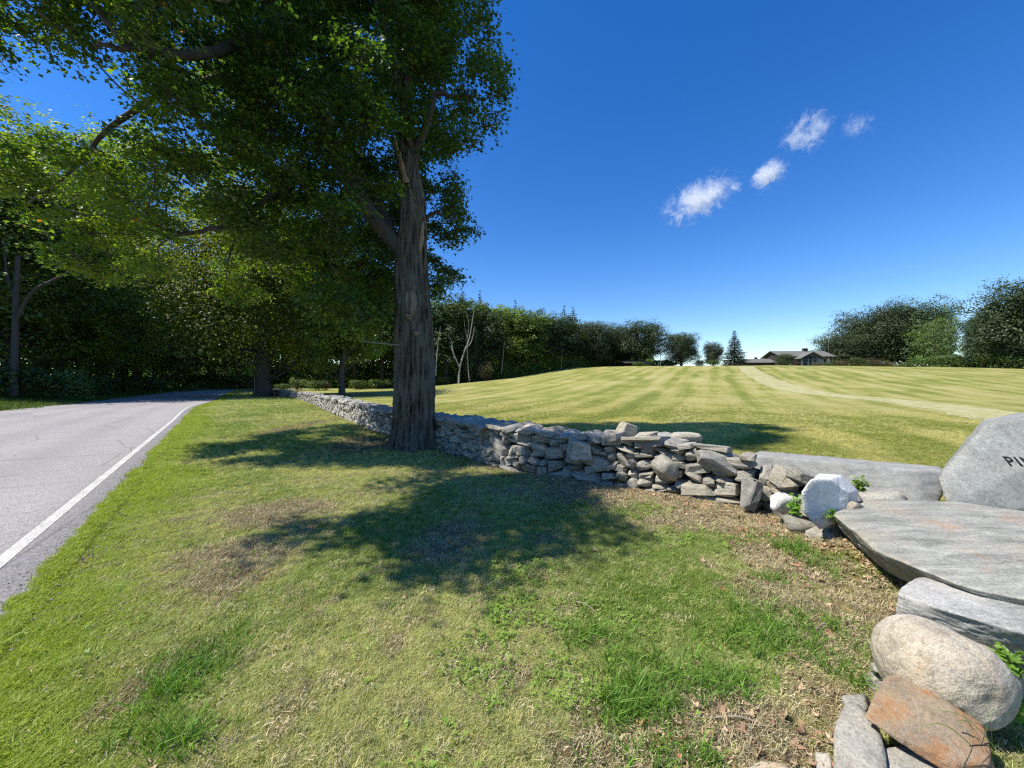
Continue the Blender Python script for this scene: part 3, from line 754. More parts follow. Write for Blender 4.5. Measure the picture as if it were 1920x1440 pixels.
rock_thing('granite_block', [PD(*q) for q in blk] + [(PD(*q)[0] + 0.33, PD(*q)[1] + 0.33, PD(*q)[2] - 0.01) for q in blk], M['blockstone'], 'long squared grey granite block joining the wall to the lettered stone', 'stone block', p=70, sub=6, amp=0.008, nsc=4, seed=15, fine=0.007, ledge=.012)
sg = [(1768, 925, 4.3), (1776, 948, 4.22), (1860, 958, 4.15), (1990, 965, 4.05), (2250, 975, 3.9), (2330, 930, 3.9), (2300, 820, 4.0), (2200, 775, 4.15), (2050, 770, 4.35), (1925, 783, 4.5), (1846, 796, 4.58), (1826, 818, 4.55), (1803, 862, 4.45), (1786, 898, 4.35)]
bk = [(PD(*q)[0] + 0.60, PD(*q)[1] + 0.5, PD(*q)[2] + 0.02) for q in sg]
c, v, f = rock_pts([PD(*q) for q in sg] + bk, p=70, sub=6, amp=0.014, nsc=2.5, seed=25, fine=0.008, ledge=0.026)
base = np.array([c[0], c[1], (v[:, 2] + c[2]).min()])
sign = obj('sign_stone', mesh_np('sign_stone', v + c - base, f, [M['signstone']], True), loc=tuple(base))
thing(sign, 'tall grey natural boulder standing on end with dark engraved letters on its face', 'sign stone')
bvh = BVHTree.FromPolygons([tuple(x) for x in (v + c)], [tuple(x) for x in f.tolist()])
# letters, cut and blackened, conforming to the face
cu = bpy.data.curves.new('lettering', 'FONT'); cu.body = 'PIN'; cu.size = 1.0; cu.offset = 0.018; cu.space_character = 1.22; cu.resolution_u = 3
tmp = bpy.data.objects.new('tmp', cu); C.objects.link(tmp)
dg = bpy.context.evaluated_depsgraph_get(); tm = bpy.data.meshes.new_from_object(tmp.evaluated_get(dg))
bpy.data.objects.remove(tmp)
bm = bmesh.new(); bm.from_mesh(tm)
bmesh.ops.triangulate(bm, faces=bm.faces)
bmesh.ops.subdivide_edges(bm, edges=bm.edges, cuts=2, use_grid_fill=True)
p0 = Vector(PD(1886, 872, 4.3)); pr = Vector(PD(1990, 874, 4.2)); ux = (pr - p0).normalized()
th = 0.093 / 0.729
for vt in bm.verts:
    wp = p0 + ux * vt.co.x * th + Vector((0, 0.0, 1)) * vt.co.y * th
    hit = bvh.ray_cast(Vector((wp.x, wp.y - 1.0, wp.z)), Vector((0, 1, 0)))
    vt.co = (hit[0] + hit[1] * 0.003 if hit[0] else wp) - Vector(base)
r_ = bmesh.ops.extrude_face_region(bm, geom=bm.faces[:])
for e in r_['geom']:
    if isinstance(e, bmesh.types.BMVert): e.co += Vector((0, -0.003, 0))
bmesh.ops.recalc_face_normals(bm, faces=bm.faces)
lm = bpy.data.meshes.new('lettering'); bm.to_mesh(lm); bm.free(); lm.materials.append(plain('black_letter_paint', (0.012, 0.013, 0.016), 0.6))
lt = obj('lettering', lm, sign); lt['label'] = 'dark capital letters PIN'
bpy.data.meshes.remove(tm)

rock_thing('pale_block', P3([(1682, 1112, .33), (1692, 1096, .34), (1760, 1070, .36), (1800, 1059, .36), (1850, 1066, .36), (1930, 1100, .36), (2080, 1160, .35), (2100, 1230, .33), (1925, 1166, .34), (1840, 1150, .345), (1762, 1140, .34)])
           + P3([(1676, 1160, .16), (1840, 1222, .13), (1930, 1232, .12), (2100, 1300, .1), (2000, 1150, .15), (1780, 1090, .2)]),
           M['palestone'], 'pale grey angular block between the flat slab and the round tan boulder', 'stone block', p=34, sub=6, amp=0.014, nsc=5, seed=35, fine=0.008, ledge=0.022)
# round tan boulder
ax = Vector((0.70, -0.50, -0.38)).normalized(); ay = ax.cross(Vector((0, 0, 1))).normalized(); az_ = ax.cross(ay) * -1
d, f = ICO[6]
e = np.array([0.243, 0.213, 0.213]); vv = d * e * (1 + 0.05 * np.sign(d) * np.abs(d)).mean(1)[:, None]
vv = vv @ np.array([ax[:], ay[:], az_[:]])
bc = np.array([2.05, 1.86, 0.225])
vv = vv + d * ((fbm(vv[:, 0] * 4, vv[:, 1] * 4, vv[:, 2] * 4, seed=3) - .5) * 0.12 + (fbm(vv[:, 0] * 25, vv[:, 1] * 25, vv[:, 2] * 25, seed=6) - .5) * 0.006)[:, None]
bz = vv[:, 2].min()
o = obj('round_boulder', mesh_np('round_boulder', vv - [0, 0, bz], f, [M['boulder']], True), loc=(bc[0], bc[1], bc[2] + bz))
thing(o, 'smooth rounded tan boulder resting on the rusty stone, nearest big rock', 'boulder')
rock_thing('rusty_stone', P3([(1657, 1264, .21), (1690, 1258, .22), (1760, 1310, .22), (1622, 1338, .175), (1618, 1345, .165), (1700, 1385, .15), (1790, 1432, .13), (1860, 1440, .12), (1850, 1360, .18)])
           + P3([(1640, 1350, .12), (1700, 1400, .11), (1800, 1470, .07), (1870, 1460, .07), (1760, 1330, .1)]), M['rust'], 'flat rusty orange stone wedged under the round tan boulder', 'stone', p=30, sub=6, amp=0.008, nsc=7, seed=45, fine=0.005)
rock_thing('slate_stone', P3([(1590, 1312, .12), (1612, 1322, .13), (1650, 1380, .11), (1662, 1450, .09), (1640, 1500, .08), (1565, 1480, .08), (1563, 1400, .1), (1572, 1345, .11)]) + P3([(1565, 1360, -.02), (1560, 1500, -.02), (1680, 1500, -.02), (1640, 1340, -.02)]), M['slate'],
           'upright grey slate stone at the very bottom beside the rusty stone', 'stone', p=24, sub=4, amp=0.012, nsc=7, seed=55, fine=0.004, ledge=0.01)
rock_thing('slate_stone', P3([(1652, 1402, .07), (1690, 1398, .08), (1790, 1445, .07), (1840, 1500, .06), (1660, 1500, .05)]) + P3([(1650, 1410, -.04), (1830, 1500, -.04), (1640, 1510, -.04), (1750, 1420, -.04)]), M['slate'],
           'low grey slate stone in the gap beneath the rusty stone', 'stone', p=24, sub=4, amp=0.01, nsc=7, seed=65, fine=0.004)
rock_thing('slate_stone', P3([(1580, 1302, .09), (1620, 1300, .11), (1628, 1330, .1), (1590, 1336, .09)]) + P3([(1578, 1320, -.02), (1632, 1310, -.02), (1630, 1345, -.02), (1590, 1350, -.02)]), M['slate'],
           'small flat grey stone poking out behind the upright slate stone', 'stone', p=24, sub=4, amp=0.006, nsc=9, seed=66)
rock_thing('slate_stone', P3([(1632, 1242, .1), (1662, 1244, .13), (1664, 1262, .12), (1640, 1262, .1)]) + P3([(1632, 1262, .0), (1668, 1262, .0), (1668, 1246, .0)]), M['slate'],
           'thin grey shard jutting left between round boulder and grass', 'stone', p=24, sub=4, amp=0.006, nsc=9, seed=67)
rock_thing('brown_rock', P3([(1395, 1440, .03), (1430, 1422, .05), (1478, 1432, .05), (1500, 1480, .03), (1380, 1490, .02)]) + P3([(1390, 1450, -.05), (1500, 1490, -.05), (1380, 1500, -.05)]), M['boulder'], 'brown rock half buried in dead leaves at the bottom of the lawn', 'rock', p=10, sub=4, amp=0.012, nsc=9, seed=68)
rock_thing('small_rock', P3([(1528, 1408, .05), (1556, 1410, .07), (1562, 1450, .05), (1532, 1450, .04)]) + P3([(1525, 1425, -.03), (1565, 1455, -.03)]), M['slate'], 'small grey rock just left of the upright slate stone', 'rock', p=14, sub=4, amp=0.006, nsc=9, seed=69)
# buried footing stones that carry the slabs
foot = []
for (x_, y_, z_, a_, b_, c_) in ((3.35, 3.25, .06, .2, .2, .12), (3.6, 3.3, .12, .3, .3, .17), (4.2, 3.0, .1, .35, .3, .17),  (3.9, 3.7, .12, .35, .3, .2), (4.6, 3.9, .12, .4, .3, .2), (4.2, 4.6, .12, .5, .25, .22), (2.7, 2.2, .06, .25, .2, .12), (3.3, 2.3, .05, .4, .3, .12), (5.3, 4.3, .05, .5, .3, .2), (4.6, 3.2, .1, .4, .3, .16), (2.0, 1.9, 0.0, .2, .2, .1), (3.9, 4.9, .1, .5, .25, .25)):
    v_, f_ = far_v[len(foot) % 10]; foot.append((v_ * np.array([a_, b_, c_]) + np.array([x_, y_, z_]), f_))
b0 = np.array([3.4, 2.9, 0]); fo = join(foot)
o = obj('footing_rubble', mesh_np('footing_rubble', fo[0] - b0, fo[1], [M['stone']], True), loc=tuple(b0)); o['kind'] = 'stuff'
thing(o, 'loose grey rubble stones packed beneath the slabs at the wall end', 'rubble')

# ------------------------------------------------------------------ foliage helpers
LEAF6 = np.array([(0, 0, 0), (.5, .36, .1), (.17, .5, -.02), (0, 1, .06), (-.17, .5, -.02), (-.5, .36, .1)], float); LEAF6[:, 1] -= 0.1
LF6 = np.array([(0, 1, 2), (0, 2, 4), (2, 3, 4), (0, 4, 5)])
LEAF4 = np.array([(0, 0, 0), (.42, .5, .1), (0, 1, 0), (-.42, .5, .1)], float); LF4 = np.array([(0, 1, 2, 3)])
def leaves(c, nrm, size, rs, tmpl=LEAF4, tf=LF4, droop=0.3):
    """leaf-sized faces at c with normals nrm"""
    n = len(c); nrm = nrm / (np.linalg.norm(nrm, axis=1)[:, None] + 1e-9)
    d = rs.normal(size=(n, 3)); d[:, 2] -= droop
    d -= nrm * (d * nrm).sum(1)[:, None]; d /= np.linalg.norm(d, axis=1)[:, None] + 1e-9
    sd = np.cross(d, nrm)
    sz = np.asarray(size)[:, None, None] if hasattr(size, '__len__') else size
    v = c[:, None, :] + sz * (tmpl[None, :, 0, None] * sd[:, None] + tmpl[None, :, 1, None] * d[:, None] + tmpl[None, :, 2, None] * nrm[:, None])
    k_ = len(tmpl)
    f = (np.arange(n)[:, None, None] * k_ + tf[None]).reshape(-1, tf.shape[1])
    return v.reshape(-1, 3), f
def rdir(n, rs):
    d = rs.normal(size=(n, 3)); return d / np.linalg.norm(d, axis=1)[:, None]

def decid_mesh(seed, Hh, W, base, nb=34, nleaf=7000, leaf=0.35, mat='wood_a', low=0.0, trunk_r=0.3, bark='bark_far', top=0.0, airy=0.0):
    """trunk and crown meshes of a broadleaf tree, foot at the origin"""
    rs_ = np.random.default_rng(seed)
    ch = Hh - base; cz = base + ch * 0.5
    blobs = []
    for q in range(nb):
        d = rdir(1, rs_)[0]; rad = rs_.uniform(0.25, 1.0) ** 0.45 * 0.78
        pz = cz + d[2] * ch * 0.5 * rad
        wz = math.sqrt(max(0.08, 1 - ((pz - cz) / (ch * 0.56)) ** 2)); wz = wz * (1 - top * (pz - base) / ch)
        hz = np.array([d[0], d[1]]); hz /= np.linalg.norm(hz) + 1e-9
        rr_ = W / 2 * rad * wz * rs_.uniform(0.55, 1.0)
        br = rs_.uniform(0.13, 0.23) * W * (0.7 + 0.3 * wz)
        blobs.append((hz[0] * rr_, hz[1] * rr_, min(pz, Hh - br * 0.75), br))
    blobs.append((0, 0, Hh - 0.13 * W, 0.14 * W)); B = np.array(blobs)
    wgt = B[:, 3] ** 2; cnt = (nleaf * wgt / wgt.sum()).astype(int)
    cs_, ns_ = [], []
    for (bx, by, bz, br), m in zip(B, cnt):
        m1 = max(4, m // 16)                           # sub-clumps
        d1 = rdir(m1, rs_); c1 = d1 * br * rs_.uniform(0.55, 1.0, (m1, 1)) * np.array([1, 1, 0.72])
        idx = rs_.integers(m1, size=m)
        off = rs_.normal(size=(m, 3)) * br * 0.15 * np.array([1, 1, 0.6])
        c_ = np.array([bx, by, bz]) + c1[idx] + off
        cs_.append(c_); ns_.append(d1[idx] * 0.6 + off / (br * .15) * .35 + np.array([0, 0, 0.7]) + rs_.normal(size=(m, 3)) * 0.3)
    c_ = np.concatenate(cs_); n_ = np.concatenate(ns_)
    keep = c_[:, 2] > low; c_, n_ = c_[keep], n_[keep]
    v, f = leaves(c_, n_, rs_.uniform(0.6, 1.25, len(c_)) * leaf, rs_)
    lvv = np.clip(.5 + (fbm(c_[:, 0] * .45, c_[:, 1] * .45, c_[:, 2] * .45, o=2, seed=seed) - .5) * 1.5 + rs_.normal(size=len(c_)) * 0.2, 0, .93)
    crown = mesh_np('crown', v, f, [M[mat]], False, {'lv': ('FLOAT', np.repeat(lvv, 4))})
    # trunk and limbs
    tt = [(rs_.normal() * .02 * Hh * q / 5, rs_.normal() * .02 * Hh * q / 5, Hh * .85 * q / 5) for q in range(6)]; tt[0] = (0, 0, -0.3)
    tc_ = curve_pts(tt, 12); parts = [tube(tc_, trunk_r * np.linspace(1.0, 0.18, 12) ** 0.9 * np.where(np.arange(12) == 0, 1.35, 1), 9)]
    for (bx, by, bz, br) in B[rs_.permutation(len(B))[:min(int(len(B) * 0.6), 30)]]:
        h0 = max(base * 0.75, bz - math.hypot(bx, by) * 0.9 - 0.5); h0 = min(h0, Hh * .75)
        a0 = np.array([np.interp(h0, tc_[:, 2], tc_[:, 0]), np.interp(h0, tc_[:, 2], tc_[:, 1]), h0]); e_ = np.array([bx, by, bz])
        mid = (a0 + e_) / 2 + np.array([0, 0, -0.04 * W]) + rs_.normal(size=3) * 0.03 * W
        r0 = min(trunk_r * 0.3, .14) * (1 - 0.6 * h0 / Hh)
        parts.append(tube(curve_pts([a0, mid, e_], 7), np.linspace(r0, r0 * 0.25, 7), 5))
    tv_, tf_ = join(parts)
    return mesh_np('trunk', tv_, tf_, [M[bark]], True), crown
def conifer_mesh(seed, Hh, W, base=0.4, tiers=24, mat='conifer', gap=0.0, needle=0.28):
    rs_ = np.random.default_rng(seed); cs_, ns_, br_ = [], [], []
    for q in range(tiers):
        t_ = (q + rs_.uniform(-.2, .2)) / tiers; z = base + (Hh - base) * t_; rad = W / 2 * (1 - t_) ** 0.85 * rs_.uniform(0.85, 1.1) + 0.12
        nb = max(5, int(15 * (1 - t_) + 4))
        for b in range(nb):
            if rs_.random() < gap: continue
            a = 2 * math.pi * (b + rs_.random()) / nb; L_ = rad * rs_.uniform(0.75, 1.08)
            d = np.array([math.cos(a), math.sin(a)])
            m = max(6, int(L_ * 16)); u_ = rs_.uniform(0.15, 1, m) ** 0.8
            lat = rs_.normal(size=m) * 0.16 * L_ * (1.1 - u_ * .6)
            x_ = d[0] * L_ * u_ - d[1] * lat; y_ = d[1] * L_ * u_ + d[0] * lat
            zz = z - 0.22 * L_ * u_ + 0.16 * L_ * u_ ** 3 + rs_.normal(size=m) * 0.05 - np.abs(lat) * .3
            cs_.append(np.stack([x_, y_, zz], 1)); ns_.append(np.stack([d[0] * .4 + 0 * u_, d[1] * .4 + 0 * u_, 1 + 0 * u_], 1) + rs_.normal(size=(m, 3)) * .35)
            if b % 2 == 0: br_.append(tube(np.array([[0, 0, z], [d[0] * L_ * .5, d[1] * L_ * .5, z - .12 * L_], [d[0] * L_ * .95, d[1] * L_ * .95, z - .08 * L_]]), [0.05, 0.03, 0.01], 4))
    c_ = np.concatenate(cs_); n_ = np.concatenate(ns_)
    v, f = leaves(c_, n_, rs_.uniform(.6, 1.2, len(c_)) * needle, rs_, droop=0.2)
    crown = mesh_np('crown', v, f, [M[mat]], False, {'lv': ('FLOAT', np.repeat(rs_.uniform(0, 1, len(c_)), 4))})
    tv_, tf_ = join([tube(np.array([[0, 0, -.3], [0, 0, Hh * .5], [0, 0, Hh * .98]]), [0.014 * Hh + .06, 0.01 * Hh, 0.02], 7)] + br_)
    return mesh_np('trunk', tv_, tf_, [M['bark_far']], True), crown
def shrub_mesh(seed, Wd, Hh, nleaf=1500, leaf=0.16, mat='shrub'):
    rs_ = np.random.default_rng(seed); cs_, ns_ = [], []; st = []
    for q in range(9):
        a = rs_.uniform(0, 6.28); r_0 = rs_.uniform(0, .32) * Wd; bx, by = r_0 * math.cos(a), r_0 * math.sin(a)
        br = rs_.uniform(.18, .3) * Wd; bz = rs_.uniform(.3, .75) * Hh
        m = nleaf // 9; d = rdir(m, rs_); c_ = np.array([bx, by, bz]) + d * np.array([br, br, min(br, Hh - bz)]) * rs_.uniform(.5, 1.05, (m, 1))
        cs_.append(c_); ns_.append(d + rs_.normal(size=(m, 3)) * .6 + [0, 0, .4])
        st.append(tube(np.array([[bx * .2, by * .2, -.1], [bx * .7, by * .7, bz * .5], [bx, by, bz]]), [.03, .02, .01], 4))
    c_ = np.concatenate(cs_); n_ = np.concatenate(ns_); kp = c_[:, 2] > 0.02; c_, n_ = c_[kp], n_[kp]
    v, f = leaves(c_, n_, rs_.uniform(.6, 1.2, len(c_)) * leaf, rs_)
    sv_, sf_ = join(st)
    return mesh_np('stems', sv_, sf_, [M['bark_far']], True), mesh_np('foliage', v, f, [M[mat]], False, {'lv': ('FLOAT', np.repeat(rs_.uniform(0, 1, len(c_)), 4))})

def off_road(px, Y, m=1.0):
    """step back along the line of sight until clear of the carriageway"""
    for q in range(200):
        d = float(road_dist(np.array([at(px, Y)]), np.array([Y]))[0])
        if d > 1.0 or d < -ROADW - m: return Y
        Y += 1.0
    return Y
def gh(x, y): return float(gz(np.array([x]), np.array([y]))[0])
def plant(name, meshes, x, y, sc, label, cat, group=None, rz=0.0, parts=('trunk', 'crown'), sink=0.05):
    r_ = empty(name, (x, y, gh(x, y) - sink), label, cat, group, rz, sc)
    for pn, me in zip(parts, meshes): obj(pn, me, r_)
    return r_
def at(px, Y): return (px - 960) / F * Y
def tree_at(name, meshes, px, Y, top, Hm, Wm, wpx, label, cat='tree', group=None, rz=0.0):
    """place a tree mesh (height Hm, width Wm) so that its top shows at 'top' and its width is wpx photo pixels"""
    bb_ = np.empty(len(meshes[1].vertices) * 3, dtype=np.float32); meshes[1].vertices.foreach_get('co', bb_); bb_ = bb_.reshape(-1, 3)
    Hm = float(np.percentile(bb_[:, 2], 99.7)); Wm = float(np.percentile(bb_[:, 0], 99) - np.percentile(bb_[:, 0], 1))
    Y = off_road(px, Y, 8.5 if px < 460 else 1.0)
    x = at(px, Y); z0 = gh(x, Y); Hn = H0 - (top - 720) / F * Y - z0
    sz = Hn / Hm; sxy = (wpx / F * Y) / Wm if wpx else sz
    return plant(name, meshes, x, Y, (sxy, sxy, sz), label, cat, group, rz)

# ------------------------------------------------------------------ the big maple
print('maple')
TX, TY = -2.45, 9.75
maple = empty('big_maple_tree', (TX, TY, 0), 'big old maple with a furrowed trunk growing against the stone wall, nearest tree', 'tree')
mo = np.array([TX, TY, 0.0])
tr_ctrl = [(778, 848, 9.72, .60), (778, 800, 9.74, .56), (779, 700, 9.76, .545), (777, 600, 9.78, .50), (772, 500, 9.8, .44), (775, 400, 9.85, .35), (766, 300, 9.9, .27), (762, 200, 9.95, .18), (756, 90, 10.0, .14), (748, -60, 10.1, .12), (740, -260, 10.2, .09), (735, -480, 10.3, .05)]
tcp = curve_pts([(*PD(a, b, Y), r) for a, b, Y, r in tr_ctrl], 240)
SEG = 120
tcp[:, 3] *= .93
tv_, tf_ = tube(tcp[:, :3], tcp[:, 3], SEG)
ctr = np.repeat(tcp[:, :3], SEG, 0); rad = tv_ - ctr; aa = np.tile(np.linspace(0, 2 * np.pi, SEG, endpoint=False), 240); zz = tv_[:, 2]
flare = np.exp(-np.clip(zz, 0, None) / 0.38)
# root flare lobes, flutes and plates of bark
lob = 0.5 + 0.5 * np.cos(5 * aa + 1.0 + 0.6 * np.sin(2 * aa))
tw = aa + 0.05 * np.sin(zz * 1.1)
fx, fy = np.cos(tw), np.sin(tw)
flut = fbm(fx * 2.2, fy * 2.2, zz * 0.25, o=3, seed=61) - .5
rdg = np.abs(fbm(fx * 9, fy * 9, zz * 0.45, o=3, seed=62) - .5) * 2
rd2 = np.abs(fbm(fx * 20, fy * 20, zz * 7, o=2, seed=64) - .5) * 2
sc_ = 1 + flare * (0.04 + 0.34 * lob) + flut * 0.34 + (rdg - .25) * 0.2 + (rd2 - .25) * 0.12
tv_ = ctr + rad * sc_[:, None]
kp = zz > -0.3
obj('trunk', mesh_np('trunk', tv_ - mo, tf_, [M['bark']], True), maple)
LIMBS = [
    [(752, 520, 9.7, .24), (722, 455, 9.6, .21), (690, 410, 9.5, .19), (655, 352, 9.3, .17), (625, 300, 9.1, .14), (590, 230, 8.9, .12), (540, 130, 8.7, .09), (500, 20, 8.5, .07), (470, -120, 8.4, .04)],
    [(760, 470, 9.75, .17), (735, 420, 9.9, .14), (712, 370, 10.3, .12), (672, 310, 10.7, .1), (640, 210, 11.0, .08), (620, 90, 11.2, .05), (610, -60, 11.4, .03)],
    [(772, 330, 9.8, .13), (785, 270, 9.7, .11), (808, 212, 9.6, .09), (815, 175, 9.6, .075), (850, 178, 9.5, .05), (885, 185, 9.5, .025)],
    [(765, 285, 9.7, .09), (750, 220, 9.4, .07), (738, 150, 9.2, .06), (725, 70, 9.1, .05), (700, -60, 9.0, .03)],
    [(758, 160, 9.9, .12), (640, 60, 9.2, .11), (500, 60, 8.2, .1), (400, 95, 7.3, .09), (310, 100, 6.7, .085), (245, 85, 6.4, .06), (215, 55, 6.3, .045), (165, 0, 6.2, .035), (120, -60, 6.2, .02)],
    [(300, 98, 6.65, .06), (250, 90, 6.4, .05), (205, 86, 6.2, .035), (175, 84, 6.1, .02)],
    [(640, 330, 9.2, .1), (560, 330, 8.8, .08), (500, 370, 8.6, .07), (430, 422, 8.5, .055), (385, 428, 8.5, .05), (340, 436, 8.5, .035), (250, 410, 8.6, .025), (160, 400, 8.7, .015)],
    [(560, 190, 8.8, .1), (430, 150, 9.2, .09), (300, 180, 9.6, .08), (200, 250, 9.9, .06), (120, 330, 10.2, .04), (50, 380, 10.4, .02)],
    [(700, 60, 9.8, .11), (600, -120, 8.2, .09), (500, -360, 6.6, .07), (400, -700, 5.2, .04)],
    [(752, 0, 10.0, .1), (800, -100, 10.5, .08), (840, -220, 11.2, .05), (880, -300, 12, .03)],
    [(768, 430, 9.95, .08), (800, 410, 10.6, .06), (825, 400, 11.2, .04), (850, 410, 11.6, .02)],
]
limb_pts = [tcp[60:, :3]]
for q, lb in enumerate(LIMBS):
    c_ = curve_pts([(*PD(a, b, Y), r) for a, b, Y, r in lb], 46)
    allp = np.concatenate(limb_pts); c_[:, :3] += (allp[np.linalg.norm(allp - c_[0, :3], axis=1).argmin()] - c_[0, :3]) * np.linspace(1, 0, 46)[:, None] ** 1.5
    jit = np.stack([fbm(np.arange(46) * .22, np.full(46, q * 3.1), seed=70 + k_) - .5 for k_ in range(3)], 1) * 0.28 * np.linspace(0, 1, 46)[:, None].clip(0, .6)
    c_[:, :3] += jit; c_[:, 3] = np.clip(c_[:, 3], .012, 1)
    v_, f_ = tube(c_[:, :3], c_[:, 3], 16)
    cc = np.repeat(c_[:, :3], 16, 0); v_ = cc + (v_ - cc) * (1 + (fbm(v_[:, 0] * 6, v_[:, 1] * 6, v_[:, 2] * 3, o=3, seed=q) - .5) * .5)[:, None]
    obj('limb', mesh_np('limb', v_ - mo, f_, [M['bark_limb']], True), maple); limb_pts.append(c_[:, :3])
LP = np.concatenate(limb_pts)
# broken spur, scars, dead stick
v_, f_ = tube(curve_pts([(*PD(762, 345, 9.55), ), PD(748, 290, 9.5), PD(737, 255, 9.45), PD(724, 236, 9.4)], 24), np.linspace(.075, .008, 24) * (1 + .3 * np.sin(np.arange(24) * 1.7)), 10)
sp = obj('broken_spur', mesh_np('broken_spur', v_ - mo, f_, [M['rawwood']], True), maple); sp['label'] = 'splintered broken branch stub of bare reddish wood'
def scar(pxl, mat, name, lab, thick=0.015):
    pts3 = []
    for a, b in pxl:
        # project to the trunk's camera side
        z_ = None
        for yy in np.linspace(8.9, 9.9, 60):
            p = PD(a, b, yy); q_ = np.interp(p[2], tcp[:, 2], np.arange(240)); i_ = int(q_)
            if math.hypot(p[0] - tcp[i_, 0], p[1] - tcp[i_, 1]) < tcp[i_, 3] * 1.03: break
        pts3.append((p[0], yy - thick, p[2])); pts3.append((p[0], yy + 0.12, p[2]))
    c_, v_, f_ = rock_pts(pts3, p=14, sub=4, amp=0.035, nsc=7, seed=len(pxl), fine=.01, ledge=.02)
    o_ = obj(name, mesh_np(name, v_ + c_ - mo, f_, [mat], True), maple); o_['label'] = lab
scar([(760, 548), (772, 544), (781, 552), (782, 575), (776, 590), (764, 588), (759, 570)], M['rawwood'], 'wood_scar', 'pale bare wood where a limb tore away')
scar([(762, 590), (774, 588), (777, 597), (769, 604)], M['rawwood'], 'wood_scar', 'pale round sawn knot below the torn scar', 0.05)
scar([(790, 425), (797, 405), (799, 430), (792, 465), (786, 482), (784, 465)], M['rawwood'], 'wood_scar', 'long strip of bare wood on the right of the trunk')
scar([(776, 622), (786, 620), (787, 628), (779, 631)], M['rawwood'], 'wood_scar', 'small sawn knot low on the trunk', .05)
scar([(768, 340), (790, 350), (797, 380), (780, 395), (765, 375)], M['rawwood'], 'wood_scar', 'weathered brown patch without bark', .0)
v_, f_ = tube(curve_pts([PD(748, 647, 9.3), PD(715, 644, 8.9), PD(675, 640, 8.6)], 14), np.linspace(.02, .012, 14), 6)
o = obj('dead_stick', mesh_np('dead_stick', v_ - mo, f_, [M['deadwood']], True), maple); o['label'] = 'thin bare stick poking out of the trunk'

# crown: clumps of sprays
poly = [(900, -420), (880, -150), (893, -20), (908, 20), (920, 60), (950, 120), (957, 155), (925, 215), (885, 235), (872, 280), (850, 300), (845, 350), (835, 395), (866, 420), (850, 455), (822, 480), (812, 560), (795, 520), (750, 500), (735, 590), (640, 600), (560, 540), (480, 470), (420, 430), (390, 500), (330, 535), (250, 530), (150, 505), (80, 470), (60, 430), (0, 420), (-120, 300), (-160, -100), (-60, -420)]
px_, py_ = np.array(poly).T
def inpoly(x, y, X, Y):
    c_ = False; j_ = len(X) - 1
    for i_ in range(len(X)):
        if (Y[i_] > y) != (Y[j_] > y) and x < (X[j_] - X[i_]) * (y - Y[i_]) / (Y[j_] - Y[i_]) + X[i_]: c_ = not c_
        j_ = i_
    return c_
HOLES = [(110, 170, 82, 45), (205, 88, 34, 40), (55, 150, 55, 30), (190, 225, 35, 26), (375, 470, 40, 34), (352, 548, 45, 30), (20, 110, 30, 30), (395, 425, 25, 12), (20, 225, 60, 14), (385, 250, 14, 10), (690, 400, 14, 14)]
rs = np.random.default_rng(5)
spoly = [Pz(a, b, 0)[:2] for a, b in ((335, 832), (480, 812), (640, 800), (760, 795), (860, 780), (960, 774), (1100, 772), (1300, 780), (1470, 800), (1450, 832), (1330, 846), (1215, 850), (1150, 872), (1125, 905), (1140, 990), (1060, 1025), (900, 1090), (640, 1080), (460, 1045), (690, 958), (640, 905), (540, 878), (350, 856))]
spx, spy = np.array(spoly).T
SGAPS = [(*Pz(a, b, 0)[:2], rx_, ry_) for a, b, rx_, ry_ in ((560, 890, .9, .45), (680, 940, .9, .45), (780, 885, .4, .35), (500, 850, .4, .5))]
def in_gap(x, y, m=.32): return any(((x - a) / (c_ + m)) ** 2 + ((y - b) / (d_ + m)) ** 2 < 1 for a, b, c_, d_ in SGAPS)
def shadow_xy(p): return p[0] - L.x / L.z * p[2], p[1] - L.y / L.z * p[2]
blobs = []
tries = 0
while len(blobs) < 700 and tries < 60000:
    tries += 1
    x, y = rs.uniform(-160, 960), rs.uniform(-420, 600)
    if not inpoly(x, y, px_, py_): continue
    # depth of the crown: nearer at the upper left
    if x > 740: Y = rs.uniform(8.6, 13.0)
    elif y > 300: Y = rs.uniform(7.4, 13.2)
    else: Y = rs.uniform(7.2, 13.0)
    if x < 330 and y < 230: Y = rs.uniform(6.4, 8.6)
    r = rs.uniform(0.3, 0.62); rp = r / Y * F
    if any(((x - a) / (c_ + rp * .75)) ** 2 + ((y - b) / (d_ + rp * .75)) ** 2 < 1 for a, b, c_, d_ in HOLES): continue
    if x > 780 and not inpoly(x + rp * .8, y, px_, py_): continue
    if shadow_xy(PD(x, y, Y))[0] < -7.6: continue
    w_ = PD(x, y, Y); sxy_ = shadow_xy(w_)
    if not inpoly(sxy_[0], sxy_[1], spx, spy) and tries < 45000: continue
    if sxy_[1] < 6 and sxy_[0] > .9: continue
    if in_gap(*sxy_): continue
    if math.hypot(w_[0] - TX, w_[1] - TY) < 1.0 + r * .5 and w_[1] < 9.8 and w_[2] < 10: continue
    if any((w_[0] - b_[0]) ** 2 + (w_[1] - b_[1]) ** 2 + (w_[2] - b_[2]) ** 2 < (0.62 * (r + b_[3])) ** 2 * (.5 if x > 430 else 1.15) for b_ in blobs): continue
    blobs.append((*w_, r))
